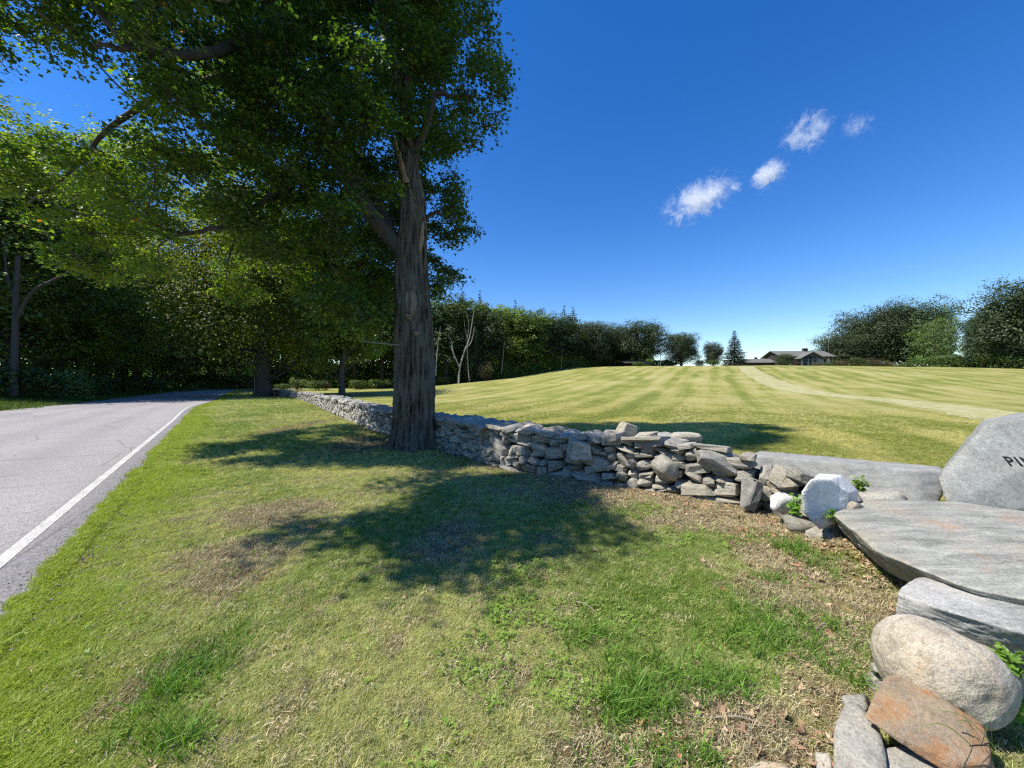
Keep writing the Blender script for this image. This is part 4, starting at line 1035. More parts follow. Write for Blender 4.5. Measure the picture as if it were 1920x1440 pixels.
# little sprays on the right outline, and the part of the crown above the frame
for (x, y, Y, r) in (*[(rs.uniform(600, 745), rs.uniform(300, 590), rs.uniform(11.2, 13.8), rs.uniform(.35, .6)) for _ in range(46)], *[(rs.uniform(800, 858), rs.uniform(250, 560), rs.uniform(10.8, 13), rs.uniform(.22, .4)) for _ in range(22)], *[(rs.uniform(420, 620), rs.uniform(420, 560), rs.uniform(11, 14), rs.uniform(.35, .6)) for _ in range(26)], *[(rs.uniform(730, 800), rs.uniform(-20, 250), rs.uniform(8.2, 9.2), rs.uniform(.2, .4)) for _ in range(9)], *[(rs.uniform(640, 735), rs.uniform(470, 615), rs.uniform(9.0, 9.7), rs.uniform(.2, .34)) for _ in range(12)], (885, 432, 11.4, .16), (868, 428, 11.2, .22), (930, 225, 9.6, .16), (912, 235, 9.6, .16), (850, 385, 10.5, .28), (846, 330, 10.6, .3), (884, 262, 9.8, .2), (905, 30, 9.6, .3), (915, 75, 9.6, .3), (935, 130, 9.5, .3), (935, 175, 9.5, .28), (835, 445, 11, .3), (828, 500, 11, .26), (822, 545, 11.2, .2)):
    blobs.append((*PD(x, y, Y), r))
m_ = 0
while m_ < 100:
    sx0, sy0 = rs.uniform(-8, 10), (rs.uniform(3, 19) if m_ % 2 else rs.uniform(3, 6.6))
    if not inpoly(sx0, sy0, spx, spy) or in_gap(sx0, sy0): continue
    z_ = rs.uniform(6.5, 16.5); x_ = sx0 + L.x / L.z * z_; y_ = sy0 + L.y / L.z * z_
    if (z_ - H0) / y_ * F < 740 or math.hypot((x_ + 3.2) / 6.2, (y_ - 9) / 7) > 1 or (x_ > 1.5): continue
    blobs.append((x_, y_, z_, rs.uniform(.4, .85))); m_ += 1
B = np.array(blobs)
tw, cs_, ns_, ls_ = [], [], [], []
B = B[np.argsort([np.linalg.norm(LP - b_[:3], axis=1).min() for b_ in B])]
for (bx, by, bz, br) in B:
    c0 = np.array([bx, by, bz]); dd = np.linalg.norm(LP - c0, axis=1) + (LP[:, 2] > bz) * .3; j_ = dd.argmin(); LP = np.vstack([LP, c0])
    if dd[j_] > .2:
        a0 = LP[j_]; mid = (a0 + c0) / 2 + rs.normal(size=3) * .12 * min(dd[j_], 2) + [0, 0, -.05 * dd[j_]]
        rr0 = .010 + .010 * min(dd[j_], 2)
        tw.append(tube(curve_pts([a0, mid, c0], 8), np.linspace(rr0, .008, 8), 6))
    m1 = int(12 * (br / .5) ** 2) + 4
    d1 = rdir(m1, rs); d1[:, 2] = d1[:, 2] * .75; sc1 = c0 + d1 * br * rs.uniform(.45, 1.0, (m1, 1))
    for q in range(0, m1, 2): tw.append(tube(np.array([c0, (c0 + sc1[q]) / 2 + rs.normal(size=3) * .05, sc1[q]]), [.008, .006, .003], 4))
    for q in range(m1):
        m2 = int(rs.integers(20, 34)); out = d1[q] * np.array([1, 1, .2]); out /= np.linalg.norm(out) + 1e-6
        o2 = rs.normal(size=(m2, 3)) * np.array([.155, .155, .05])
        # a spray droops outwards
        al = o2 @ out; o2[:, 2] -= np.clip(al, 0, 1) * .35
        cs_.append(sc1[q] + o2)
        tl_ = rs.normal(size=3) * .3
        ns_.append(np.tile(np.array([0, 0, 1.0]) + out * .45 + tl_, (m2, 1)) + rs.normal(size=(m2, 3)) * .42)
        ls_.append(np.full(m2, rs.uniform(-.3, .3) + .42))
c_ = np.concatenate(cs_); n_ = np.concatenate(ns_); lvv = np.concatenate(ls_)
# sunlight on the outer lower left, painted as yellower, lighter leaf colour
sunlit_l = sstep(-3.5, -9, c_[:, 0]) * sstep(12, 5, c_[:, 2])
lvv = np.clip(lvv + sunlit_l * .4 + rs.normal(size=len(c_)) * .14, 0, .9)
red = rs.random(len(c_)) < .003; lvv[red] = 1.0
print('maple leaves', len(c_))
v, f = leaves(c_, n_, rs.uniform(.05, .135, len(c_)), rs, LEAF6, LF6, .5)
obj('crown', mesh_np('crown', v - mo, f, [M['maple']], False, {'lv': ('FLOAT', np.repeat(lvv, 6))}), maple)
v, f = join(tw); obj('twigs', mesh_np('twigs', v - mo, f, [M['bark']], True), maple)

# ------------------------------------------------------------------ tree stock
print('trees')
DEC = [decid_mesh(300 + q, 18, 11, b_, nb=60, nleaf=17000, leaf=.28, mat=m_, trunk_r=.24, low=.6)
       for q, (b_, m_) in enumerate(((1.5, 'wood_a'), (2.2, 'wood_b'), (1.2, 'wood_a'), (2.6, 'wood_a'), (.8, 'wood_b'), (1.8, 'wood_b')))]
NEARD = [decid_mesh(340 + q, 20, 12, b_, nb=80, nleaf=36000, leaf=.2, mat='wood_c' if q != 0 else 'wood_a', trunk_r=.33, low=.3) for q, b_ in enumerate((.6, 1.4, 1.0))]
ROUND = [decid_mesh(360 + q, 12, 13, 1.0, nb=80, nleaf=54000, leaf=.19, mat='wood_b', trunk_r=.4, low=.5) for q in range(3)]
CON = [conifer_mesh(380, 18, 6, base=4, tiers=26, gap=.25, needle=.32), conifer_mesh(381, 10, 6.4, base=.3, tiers=30, needle=.24), conifer_mesh(382, 8, 3.4, base=.2, tiers=22, needle=.2)]
SHR = [shrub_mesh(400, 3.2, 2.6), shrub_mesh(401, 3.0, 2.0), shrub_mesh(402, 4, 2.6, mat='red_shrub')]

# roadside maple further on
m2 = decid_mesh(500, 24, 24, 1.6, nb=150, nleaf=110000, leaf=.23, mat='wood_c', trunk_r=.8, low=.7)
x = at(487, 47); plant('roadside_maple', m2, x + .4, 47, (1.1, 1.1, 1.15), 'broad dark maple whose low crown hangs over the verge at the road bend', 'tree', rz=.4)
m3 = decid_mesh(501, 15, 11, 2.2, nb=56, nleaf=26000, leaf=.22, mat='wood_c', trunk_r=.36, low=1.5)
x = at(642, 44); plant('wallside_maple', m3, x, 44, (1, 1, 1), 'slim leafy tree with a grey trunk standing just beyond the far wall', 'tree')

# wood left of the road
left = [(-60, 27, 190, 0, 330, 'tall dark tree at the extreme end of the left wood, cut by the frame'), (30, 33, 205, 1, 300, 'tall dark tree with a forked trunk at the near end of the roadside wood'),
        (115, 40, 330, 2, 260, 'dark leafy tree behind the drooping maple boughs in the roadside wood'), (190, 46, 390, 0, 240, 'mid height dark tree in the roadside wood where the grass bank narrows'),
        (255, 55, 440, 1, 210, 'dark tree above the point where the road shadows begin'), (305, 68, 505, 2, 170, 'lower dark tree at the far end of the roadside wood near the bend'),
        (350, 86, 548, 0, 150, 'small pale topped tree closing the road under the patch of sky'), (400, 92, 560, 1, 140, 'tree directly above the vanishing road, left of the broad roadside maple'),
        (80, 30, 420, 2, 240, 'low bushy dark tree at the foot of the forked tree by the bank'), (165, 36, 500, 0, 200, 'short dense dark tree at the edge of the left grass bank'), (235, 46, 560, 1, 190, 'short dark tree leaning over the far grass bank')]
rz_ = 0.3
for (px, Y, top, vi, wpx, lab) in left:
    rz_ += 1.3; tree_at('woodland_tree', NEARD[vi], px, Y, top, 20, 12, wpx, lab, group='trees of the roadside wood', rz=rz_)
for q, (px, Y, top, wpx) in enumerate([(-20, 50, 300, 260), (70, 58, 330, 240), (150, 66, 380, 220), (220, 80, 440, 200), (290, 95, 520, 170), (445, 100, 560, 150), (330, 112, 560, 150), (-100, 42, 250, 300), (500, 105, 540, 170), (120, 80, 400, 220), (390, 118, 568, 160), (30, 85, 350, 220)]):
    tree_at('woodland_tree', DEC[q % 6], px, Y, top, 18, 11, wpx, 'dark tree in the depth of the wood behind the roadside row', group='trees deep in the roadside wood', rz=q * .9)
# forked limb seen at the wood's near end
# wood beyond the meadow: (px, Y, top, variant, width px, label)
fw = [(560, 84, 470, 0, 130, 'dark tree behind the far wall below the broad roadside maple'), (610, 88, 480, 3, 120, 'dark tree above the far stone wall left of the grey trunked tree'),
      (665, 86, 500, 1, 120, 'dark woodland tree just left of the big maple trunk, grey trunk showing'), (715, 84, 520, 2, 110, 'dark woodland tree half behind the big maple trunk'),
      (765, 86, 545, 4, 110, 'woodland tree hidden mostly behind the big maple trunk'), (836, 84, 553, 1, 95, 'first pale green tree right of the big maple trunk, behind the dead birches'),
      (872, 88, 562, 3, 80, 'slender tree rising behind the dead birches at the meadow wood'), (908, 88, 570, 5, 84, 'round topped tree right of the dead birches in the meadow wood'),
      (940, 92, 574, 0, 84, 'leafy tree above the thin grey snag at the meadow edge'), (975, 96, 580, 2, 80, 'dark topped tree in the middle of the meadow wood'),
      (1010, 100, 582, 4, 76, 'dense green tree left of the two feathery pines'), (1040, 104, 588, 1, 70, 'tree just below the feathery pines in the meadow wood'), (1072, 108, 606, 5, 62, 'last tall leafy tree before the meadow wood steps down')]
for q, (px, Y, top, vi, wpx, lab) in enumerate(fw):
    tree_at('woodland_tree', DEC[vi], px, Y, top, 18, 11, wpx * 1.25, lab, group='trees of the wood beyond the meadow', rz=q * 1.1)
for q, (px, Y, top, wpx) in enumerate([(590, 100, 490, 130), (640, 104, 500, 130), (700, 100, 520, 130), (745, 102, 540, 130), (800, 102, 560, 110), (855, 104, 566, 100), (895, 106, 572, 100), (925, 108, 575, 100), (960, 112, 582, 100), (995, 116, 586, 90), (1025, 120, 590, 90), (1060, 124, 600, 90), (530, 96, 500, 130)]):
    tree_at('woodland_tree', DEC[(q + 2) % 6], px, Y, top, 18, 11, wpx, 'dark tree in the depth of the wood behind the meadow edge row', group='trees deep in the meadow wood', rz=q * 1.7)
for (px, Y, top, lab) in ((866, 92, 546, 'pine tip rising above the wood behind the dead birches'), (900, 95, 551, 'pine tip rising just right of the highest birch'), (1058, 112, 577, 'left one of two feathery pines at the end of the meadow wood'), (1074, 114, 580, 'right one of two feathery pines at the end of the meadow wood'), (966, 100, 568, 'dark pine tip in the middle of the meadow wood')):
    tree_at('pine_tree', CON[0], px, Y, top, 18, 6, 34, lab, group='pines rising out of the meadow wood', rz=px)
tree_at('young_spruce', CON[2], 893, 80, 637, 8, 3.4, 32, 'small young spruce at the meadow edge beside the dead birches')
rnd = [(1112, 118, 605, 80, 0, 'round oak at the left of the pair on the meadow crest'), (1150, 124, 612, 66, 1, 'smaller oak filling the gap between the two round crest oaks'), (1194, 118, 604, 100, 2, 'broad round oak rising right behind the open shed'),
       (1277, 122, 625, 64, 0, 'single round oak between the white pole and the shrubs'), (1640, 150, 575, 130, 0, 'huge rounded oak behind the house, left half of the great crown'), (1705, 148, 563, 150, 1, 'tallest rounded oak on the hill crest above the locust'),
       (1592, 150, 626, 110, 2, 'lower rounded oak sloping down towards the house'), (1885, 95, 575, 118, 1, 'large oak at the far end of the hedge, near the frame edge'), (1955, 88, 520, 170, 2, 'tallest oak at the frame edge above the hedge'), (1846, 98, 592, 56, 0, 'shorter oak forming the near shoulder of the hedge end group'),
       (1750, 150, 592, 44, 2, 'oak crown peeping out above the pale locust')]
for q, (px, Y, top, wpx, vi, lab) in enumerate(rnd):
    tree_at('oak_tree', ROUND[vi], px, Y, top, 12, 13, wpx * .93, lab, group='round oaks on the hill crest', rz=q * 1.9)
tree_at('round_tree', ROUND[1], 1337, 124, 640, 12, 13, 34, 'small round tree between the shrubs and the spruce')
tree_at('spruce_tree', CON[1], 1377, 118, 623, 10, 6.4, 43, 'blue green conical spruce standing alone beside the low outbuilding')
loc_ = decid_mesh(520, 10, 11, 2.0, nb=34, nleaf=7000, leaf=.26, mat='light_leaf', trunk_r=.2, low=1.6, bark='bark_far')
tree_at('small_house_tree', ROUND[2], 1471, 131, 663, 12, 13, 26, 'small green tree standing before the side wing of the house')
tree_at('locust_tree', loc_, 1752, 128, 596, 10, 11, 72, 'pale feathery locust tree in front of the great oak', rz=1)
# shrubs and hedge
sh = [(1312, 118, 28, 14, 0, 'dark green shrub right of the single round oak'), (1338, 117, 26, 13, 1, 'low green shrub just left of the spruce'),
      (1575, 128, 34, 17, 2, 'russet shrub nearest the house corner'), (1603, 127, 36, 21, 0, 'grey green shrub second from the house'), (1636, 126, 40, 22, 2, 'large russet shrub below the great oak'), (1668, 126, 36, 19, 2, 'russet shrub left of the locust'), (1700, 126, 34, 17, 0, 'low green shrub under the locust'),
      (1735, 108, 46, 20, 1, 'bright green shrub at the start of the hedge'), (1765, 106, 46, 24, 0, 'bright green shrub second in the hedge'), (1797, 105, 46, 27, 1, 'tall green shrub in the middle of the hedge'), (1828, 103, 46, 26, 0, 'green shrub at the hedge end below the oaks'), (1868, 96, 60, 30, 1, 'dark green shrub under the frame edge oaks'), (1912, 90, 60, 28, 0, 'dark green shrub at the frame edge foot of the oaks'),
      (1530, 130, 26, 12, 2, 'small russet shrub before the dark house wall'), (1552, 129, 24, 12, 0, 'small green shrub before the house corner'), (1198, 110, 22, 10, 1, 'green shrub growing against the open shed'), (1214, 109, 20, 6, 0, 'low green weed clump right of the open shed'), (1249, 118, 20, 15, 0, 'dark shrub in the gap beside the white pole'), (1262, 116, 16, 9, 1, 'little green shrub at the foot of the single oak'),
      (560, 70, 34, 20, 1, 'green bush behind the far stone wall, pale topped'), (592, 68, 38, 20, 0, 'round green bush beyond the far wall'), (612, 70, 30, 18, 2, 'russet bush beyond the far wall beside the green one'), (530, 66, 26, 14, 1, 'bright yellow green bush near the far wall corner'),
      (668, 76, 46, 18, 0, 'low dark bush in the wood edge left of the maple trunk'), (712, 76, 46, 18, 1, 'low dark bush in the wood edge beside the maple trunk'), (833, 78, 30, 15, 1, 'low green bush at the meadow edge right of the maple trunk'), (915, 78, 34, 34, 2, 'brownish tall bush beside the young spruce'), (958, 84, 20, 12, 0, 'small green bush by the thin snag'),
      (130, 26, 60, 38, 1, 'leafy weed clump on the left grass bank'), (95, 33, 90, 60, 0, 'dark bush at the wood foot behind the bank'), (185, 40, 60, 40, 0, 'green bush near the road at the left bank'), (30, 32, 110, 60, 1, 'dark bush at the near end of the left bank'), (225, 48, 60, 36, 1, 'dark bush above the road where the shadows cross'), (270, 62, 60, 30, 0, 'dark bush at the bend verge'), (330, 84, 70, 26, 1, 'low dark bush beyond the road bend'), (385, 88, 70, 24, 0, 'low dark bush at the very end of the road'), (440, 84, 60, 26, 1, 'dark bush behind the roadside post')]
for q, (px, Y, wpx, hpx, vi, lab) in enumerate(sh):
    Y = off_road(px, Y, 1.8); W_, H_ = ((3.2, 2.6), (3.0, 2.0), (4, 2.6))[vi]; x = at(px, Y)
    plant('shrub', SHR[vi], x, Y, (wpx * 1.25 / F * Y / W_, wpx * 1.25 / F * Y / W_, hpx / F * Y / H_ * 1.1), lab, 'shrub', 'shrubs round the meadow and road', q * 1.3, ('stems', 'foliage'))
# undergrowth that closes the woods near the ground
def undergrowth(name, label, cx_, cy_, hh_, leaf, mat='wood_a'):
    n = len(cx_); zz_ = gz(cx_, cy_) + hh_ * rs.random(n)
    v, f = leaves(np.stack([cx_, cy_, zz_], 1), rs.normal(size=(n, 3)) + [0, -.4, .7], rs.uniform(.6, 1.3, n) * leaf, rs)
    o_ = obj(name, mesh_np(name, v, f, [M[mat]], False, {'lv': ('FLOAT', np.repeat(rs.random(n) ** 1.5, 4))})); o_['kind'] = 'stuff'; o_['label'] = label; o_['category'] = 'undergrowth'
n_ = 90000; i_ = rs.integers(300, 1275, n_); o2 = ROADW + 5.5 + 30 * rs.random(n_) ** 1.6
P2 = RE[i_] + RN[i_] * o2[:, None] + rs.normal(size=(n_, 2)) * .8
hh2 = 1.2 + 7 * fbm(P2[:, 0] / 3, P2[:, 1] / 3, seed=88) * np.clip((o2 - ROADW - 4) / 8, .15, 1)
undergrowth('undergrowth', 'dark tangled undergrowth on the floor of the roadside wood', P2[:, 0], P2[:, 1], hh2, .3)
UX, UY = [200, 420, 500, 560, 800, 950, 1090, 1130, 1225], [120, 118, 96, 84, 82, 88, 108, 120, 122]
n_ = 110000; pxs = rs.uniform(200, 1226, n_); Ys = np.interp(pxs, UX, UY) + 1.5 + 26 * rs.random(n_) ** 1.5
xs2 = (pxs - 960) / F * Ys
undergrowth('undergrowth', 'dark undergrowth along the edge of the wood beyond the meadow', xs2, Ys, (1.5 + 10 * fbm(xs2 / 4, Ys / 4, seed=89) * sstep(0, 8, Ys - np.interp(pxs, UX, UY))) * np.interp(pxs, [1050, 1120], [1, .6]), .42)
n_ = 1500; pxs = rs.uniform(1226, 1262, n_); Ys = rs.uniform(121, 126, n_)
undergrowth('undergrowth', 'low scrub closing the gap behind the white pole', (pxs - 960) / F * Ys, Ys, np.full(n_, 2.2), .4)
n_ = 26000; pxs = rs.uniform(1560, 2000, n_); Ys = np.interp(pxs, [1560, 1720, 1800, 2000], [140, 136, 104, 92]) + 14 * rs.random(n_)
undergrowth('undergrowth', 'low dark undergrowth beneath the great oaks on the hill crest', (pxs - 960) / F * Ys, Ys, 1 + 4 * fbm(pxs / 30, Ys / 4, seed=90), .34)

n_ = 26000; pxs = rs.uniform(180, 1222, n_); Ys = rs.uniform(134, 165, n_); xs2 = (pxs - 960) / F * Ys
undergrowth('distant_wood', 'far dark wood closing the view behind the meadow edge trees', xs2, Ys, np.full(n_, 8.5), 1.5)

# dead birches
def snag(px, Y, pts, label, group='dead pale trees at the meadow edge', mat='birch'):
    x = at(px, Y); z0 = gh(x, Y); r_ = empty('dead_tree', (x, Y, z0 - .1), label, 'dead tree', group)
    first = True
    for line in pts:
        c_ = np.array([(*PD(a, b, Y + dy), rr_) for a, b, dy, rr_ in line]); c_ = curve_pts(c_, 14)
        v_, f_ = tube(c_[:, :3], np.clip(c_[:, 3] * .72, .02, 1), 7)
        obj('trunk' if first else 'branch', mesh_np('trunk' if first else 'branch', v_ - np.array([x, Y, z0 - .1]), f_, [M[mat]], True), r_); first = False
snag(862, 76, [[(860, 722, 0, .3), (862, 690, 0, .24), (872, 655, .3, .2), (880, 635, .4, .16), (886, 600, .5, .1), (889, 580, .5, .05)], [(872, 655, .3, .14), (884, 640, 0, .12), (890, 612, -.5, .06)], [(862, 690, 0, .14), (850, 660, 0, .12), (845, 635, .5, .09), (834, 625, .5, .05)], [(852, 672, 0, .08), (846, 650, .3, .06), (851, 640, .3, .04)]], 'pale dead birch with a forked trunk left of the young spruce')
snag(880, 78, [[(880, 715, 0, .16), (877, 680, 0, .15), (876, 640, 0, .13), (879, 610, 0, .1), (874, 585, 0, .04)], [(877, 640, 0, .07), (872, 615, 0, .05), (870, 600, 0, .03)]], 'straight slim dead birch right beside the forked dead birch')
snag(820, 76, [[(817, 705, 0, .16), (819, 670, 0, .13), (822, 640, 0, .1), (826, 612, 0, .04)]], 'leaning pale trunk just right of the big maple')
snag(940, 84, [[(940, 702, 0, .12), (943, 670, 0, .1), (946, 640, 0, .06)]], 'thin grey trunk at the dark edge of the meadow wood')
snag(1052, 100, [[(1052, 695, 0, .12), (1053, 670, 0, .1), (1055, 640, 0, .06)]], 'thin grey trunk left of the crest oaks')
snag(32, 31, [[(25, 742, 0, .34), (28, 640, 0, .3), (30, 560, 0, .26), (34, 480, 0, .2)], [(30, 600, 0, .2), (60, 548, -.4, .16), (110, 520, -.8, .12), (150, 495, -1, .06)], [(28, 560, 0, .16), (14, 520, .3, .13), (8, 470, .3, .09)]], 'dark forked trunk reaching over the left grass bank', 'dark trunks in the left wood', 'bark_far')

# ------------------------------------------------------------------ buildings on the crest
print('buildings')
M['roof'] = plain('grey_shingle_roof', (0.15, 0.145, 0.125), .85, .2, 3, .15)
M['dark_wall'] = plain('dark_timber', (0.05, 0.04, 0.035), .8, .2, 4, .25, .01, (1, 1, 6))
M['brick'] = plain('red_brown_siding', (0.11, 0.055, 0.04), .85, .2, 4, .2)
M['trim'] = plain('pale_trim', (0.5, 0.5, 0.48), .6)
M['bluegrey'] = plain('blue_grey_timber', (0.1, 0.125, 0.135), .7, .3, 3, .15)
kk = NT('window_glass'); kk.bsdf((0.03, 0.04, 0.05), .08, .8); M['glass'] = kk.m
def bpart(name, mb, mat, parent, label=None):
    o_ = obj(name, mb.mesh(name, M[mat]), parent)
    if label: o_['label'] = label
    return o_
YH = 140.0; mpp = YH / F
hx = at(1511, YH); hz = gh(hx, YH) - .3
house = empty('timber_house', (hx, YH, hz), 'dark timber house with long grey roof and cross gable on the hill crest', 'house')
W_ = 104 * mpp; hw = W_ / 2
ztop = H0 + (720 - 657) * mpp - hz; zeave = H0 + (720 - 668) * mpp - hz
bpart('wall', MB().box((-hw + .9, 0, 0), (hw - .9, 9, zeave)), 'dark_wall', house)
for xg in (-hw + .9, hw - 1.15): bpart('gable_wall', MB().poly_prism([(xg, 0, zeave), (xg, 9, zeave), (xg, 4.5, ztop - .2)], (.25, 0, 0)), 'dark_wall', house)
rf_ = MB().poly_prism([(-hw, -1.2, zeave - .25), (-hw, 4.5, ztop), (-hw, 4.5, ztop + .18), (-hw, -1.2, zeave - .05)], (W_, 0, 0)); rf_.poly_prism([(-hw, 10.2, zeave - .25), (-hw, 4.52, ztop), (-hw, 4.52, ztop + .18), (-hw, 10.2, zeave - .05)], (W_, 0, 0))
roof = bpart('roof', rf_, 'roof', house)
cx = (1527 - 1511) * mpp
bpart('chimney', MB().box((cx - .7, 4.0, ztop - .8), (cx + .7, 5.2, ztop + 1.0)).box((cx - .8, 3.9, ztop + 1.0), (cx + .8, 5.3, ztop + 1.15)), 'dark_wall', roof)
# projecting cross gable with open truss
gx0, gx1 = (1487 - 1511) * mpp, (1527 - 1511) * mpp; gm = (gx0 + gx1) / 2; gzt = H0 + (720 - 662.5) * mpp - hz; gze = H0 + (720 - 673) * mpp - hz
go = MB()
for s_ in (0, 1):
    xa = gx0 - .4 if s_ == 0 else gx1 + .4
    go.poly_prism([(xa, -4.5, gze - .2), (gm, -4.5, gzt), (gm, -4.5, gzt + .3), (xa, -4.5, gze + .1)], (0, 4.4, 0))
bpart('gable_roof', go, 'roof', house)
tr = MB(); tr.box((gm - .15, -4.3, 0), (gm + .15, -4.0, gzt - .3)); tr.box((gx0, -4.3, gze - .4), (gx1, -4.05, gze - .1))
tr.poly_prism([(gm - 2.4, -4.25, gze - .1), (gm - 2.1, -4.25, gze - .1), (gm + .1, -4.25, gzt - .9), (gm - .1, -4.25, gzt - .6)], (0, .15, 0)); tr.poly_prism([(gm + 2.4, -4.25, gze - .1), (gm + 2.1, -4.25, gze - .1), (gm - .1, -4.25, gzt - .9), (gm + .1, -4.25, gzt - .6)], (0, .18, 0))
bpart('truss', tr, 'bluegrey', house)
for xx in (gx0 + .2, gx0 + 2.3, gx1 - 2.3, gx1 - .2): bpart('post', MB().box((xx - .15, -4.35, 0), (xx + .15, -4.02, gze - .4)), 'bluegrey', house)
bpart('porch_wall', MB().box((gx0 + .4, -1.2, 0), (gx1 - .4, -.05, gze)), 'bluegrey', house)
for a, b in ((1489, 1496), (1500, 1508), (1512, 1520)):
    x0, x1 = (a - 1511) * mpp, (b - 1511) * mpp; f_ = bpart('window', MB().box((x0, -1.3, 1.0), (x1, -1.21, 2.6)), 'trim', house); bpart('pane', MB().box((x0 + .12, -1.33, 1.12), (x1 - .12, -1.302, 2.48)), 'glass', f_)
for a, b in ((1534, 1543), (1549, 1556)):
    x0, x1 = (a - 1511) * mpp, (b - 1511) * mpp; f_ = bpart('window', MB().box((x0, -.12, 2.2), (x1, -.003, 4.0)), 'trim', house); bpart('pane', MB().box((x0 + .12, -.15, 2.32), (x1 - .12, -.122, 3.88)), 'glass', f_)
bpart('side_wing', MB().box((-hw + 1.0, -2.4, 0), ((1486 - 1511) * mpp, -.003, gze - .6)), 'brick', house, 'reddish brown siding wall of the side wing')
bpart('door', MB().box(((1469 - 1511) * mpp, -2.48, 0), ((1474 - 1511) * mpp, -2.405, 2.2)), 'trim', house, 'white door')
# low outbuilding
ox = at(1426, 136); oz = gh(ox, 136) - .3; mp2 = 136 / F
ob = empty('outbuilding', (ox, 136, oz), 'long low dark outbuilding with a pale grey roof between spruce and house', 'outbuilding')
ow = 60 * mp2 / 2; oe = H0 + (720 - 680) * mp2 - oz; ot = H0 + (720 - 672.5) * mp2 - oz
bpart('wall', MB().box((-ow + .5, 0, 0), (ow - .5, 7, oe)), 'dark_wall', ob)
for xg in (-ow + .5, ow - .7): bpart('gable_wall', MB().poly_prism([(xg, 0, oe), (xg, 7, oe), (xg, 3.5, ot - .1)], (.2, 0, 0)), 'dark_wall', ob)
o_ = bpart('roof', MB().poly_prism([(-ow, -.8, oe - .15), (-ow, 3.5, ot), (-ow, 3.5, ot + .15), (-ow, -.8, oe + .05)], (2 * ow, 0, 0)).poly_prism([(-ow, 7.8, oe - .15), (-ow, 3.52, ot), (-ow, 3.52, ot + .15), (-ow, 7.8, oe + .05)], (2 * ow, 0, 0)), 'roof', ob)
bpart('cupola', MB().box((.2, 3.1, ot), (.9, 3.9, ot + .6)).box((.1, 3.0, ot + .6), (1.0, 4.0, ot + .7)), 'dark_wall', o_)
bpart('garage_door', MB().box((ow - 4, -.07, 0), (ow - 1.2, -.003, oe - .5)), 'brick', ob)
bpart('window', MB().box((-2, -.07, 1.0), (-.8, -.003, oe - .5)), 'glass', ob)
# open shed
sx_ = at(1194, 112); sz_ = gh(sx_, 112) - .2; mp3 = 112 / F
sd = empty('open_shed', (sx_, 112, sz_), 'small open shed with a flat grey roof on posts below the crest oaks', 'shed')
sw = 24 * mp3; s1 = H0 + (720 - 681) * mp3 - sz_; s0 = H0 + (720 - 676) * mp3 - sz_
bpart('roof', MB().poly_prism([(-sw, -.3, s1), (-sw, 3.4, s0), (-sw, 3.4, s0 + .12), (-sw, -.3, s1 + .12)], (2 * sw, 0, 0)), 'roof', sd)
bpart('back_wall', MB().box((-sw + .3, 3.0, 0), (sw - .3, 3.15, s0 - .25)), 'dark_wall', sd)
for xx in (-sw + .5, -sw * .33, sw * .33, sw - .5): bpart('post', MB().box((xx - .1, 0, 0), (xx + .1, .2, s1 + .02)), 'dark_wall', sd)
bpart('bench', MB().box((-sw + .9, 1.5, .3), (sw - .9, 2.2, .6)), 'dark_wall', sd)
# poles
def pole(px, Y, top, r, label, name, mat, extra=None):
    x = at(px, Y); z0 = gh(x, Y); h = H0 + (720 - top) / F * Y - z0
    e_ = empty(name, (x, Y, z0), label, 'pole')
    v_, f_ = tube(np.array([[0, 0, -.2], [0, 0, h * .5], [0, 0, h]]), [r, r * .9, r * .7], 8); obj('shaft', mesh_np('shaft', v_, f_, [mat], True), e_)
    v_, f_ = ICO[2]; obj('finial', mesh_np('finial', v_ * r * 1.6 + [0, 0, h + r], f_, [mat], True), e_)
    return e_
pole(1238.5, 112, 655, .10, 'thin white pole standing in the gap beside the single round oak', 'white_pole', M['trim'])
pole(1553.5, 136, 630, .045, 'thin mast rising above the right end of the house roof', 'antenna_mast', M['deadwood'])
pole(477, 46.0, 706, .045, 'slim grey post on the verge beside the roadside maple trunk', 'marker_post', M['deadwood'])

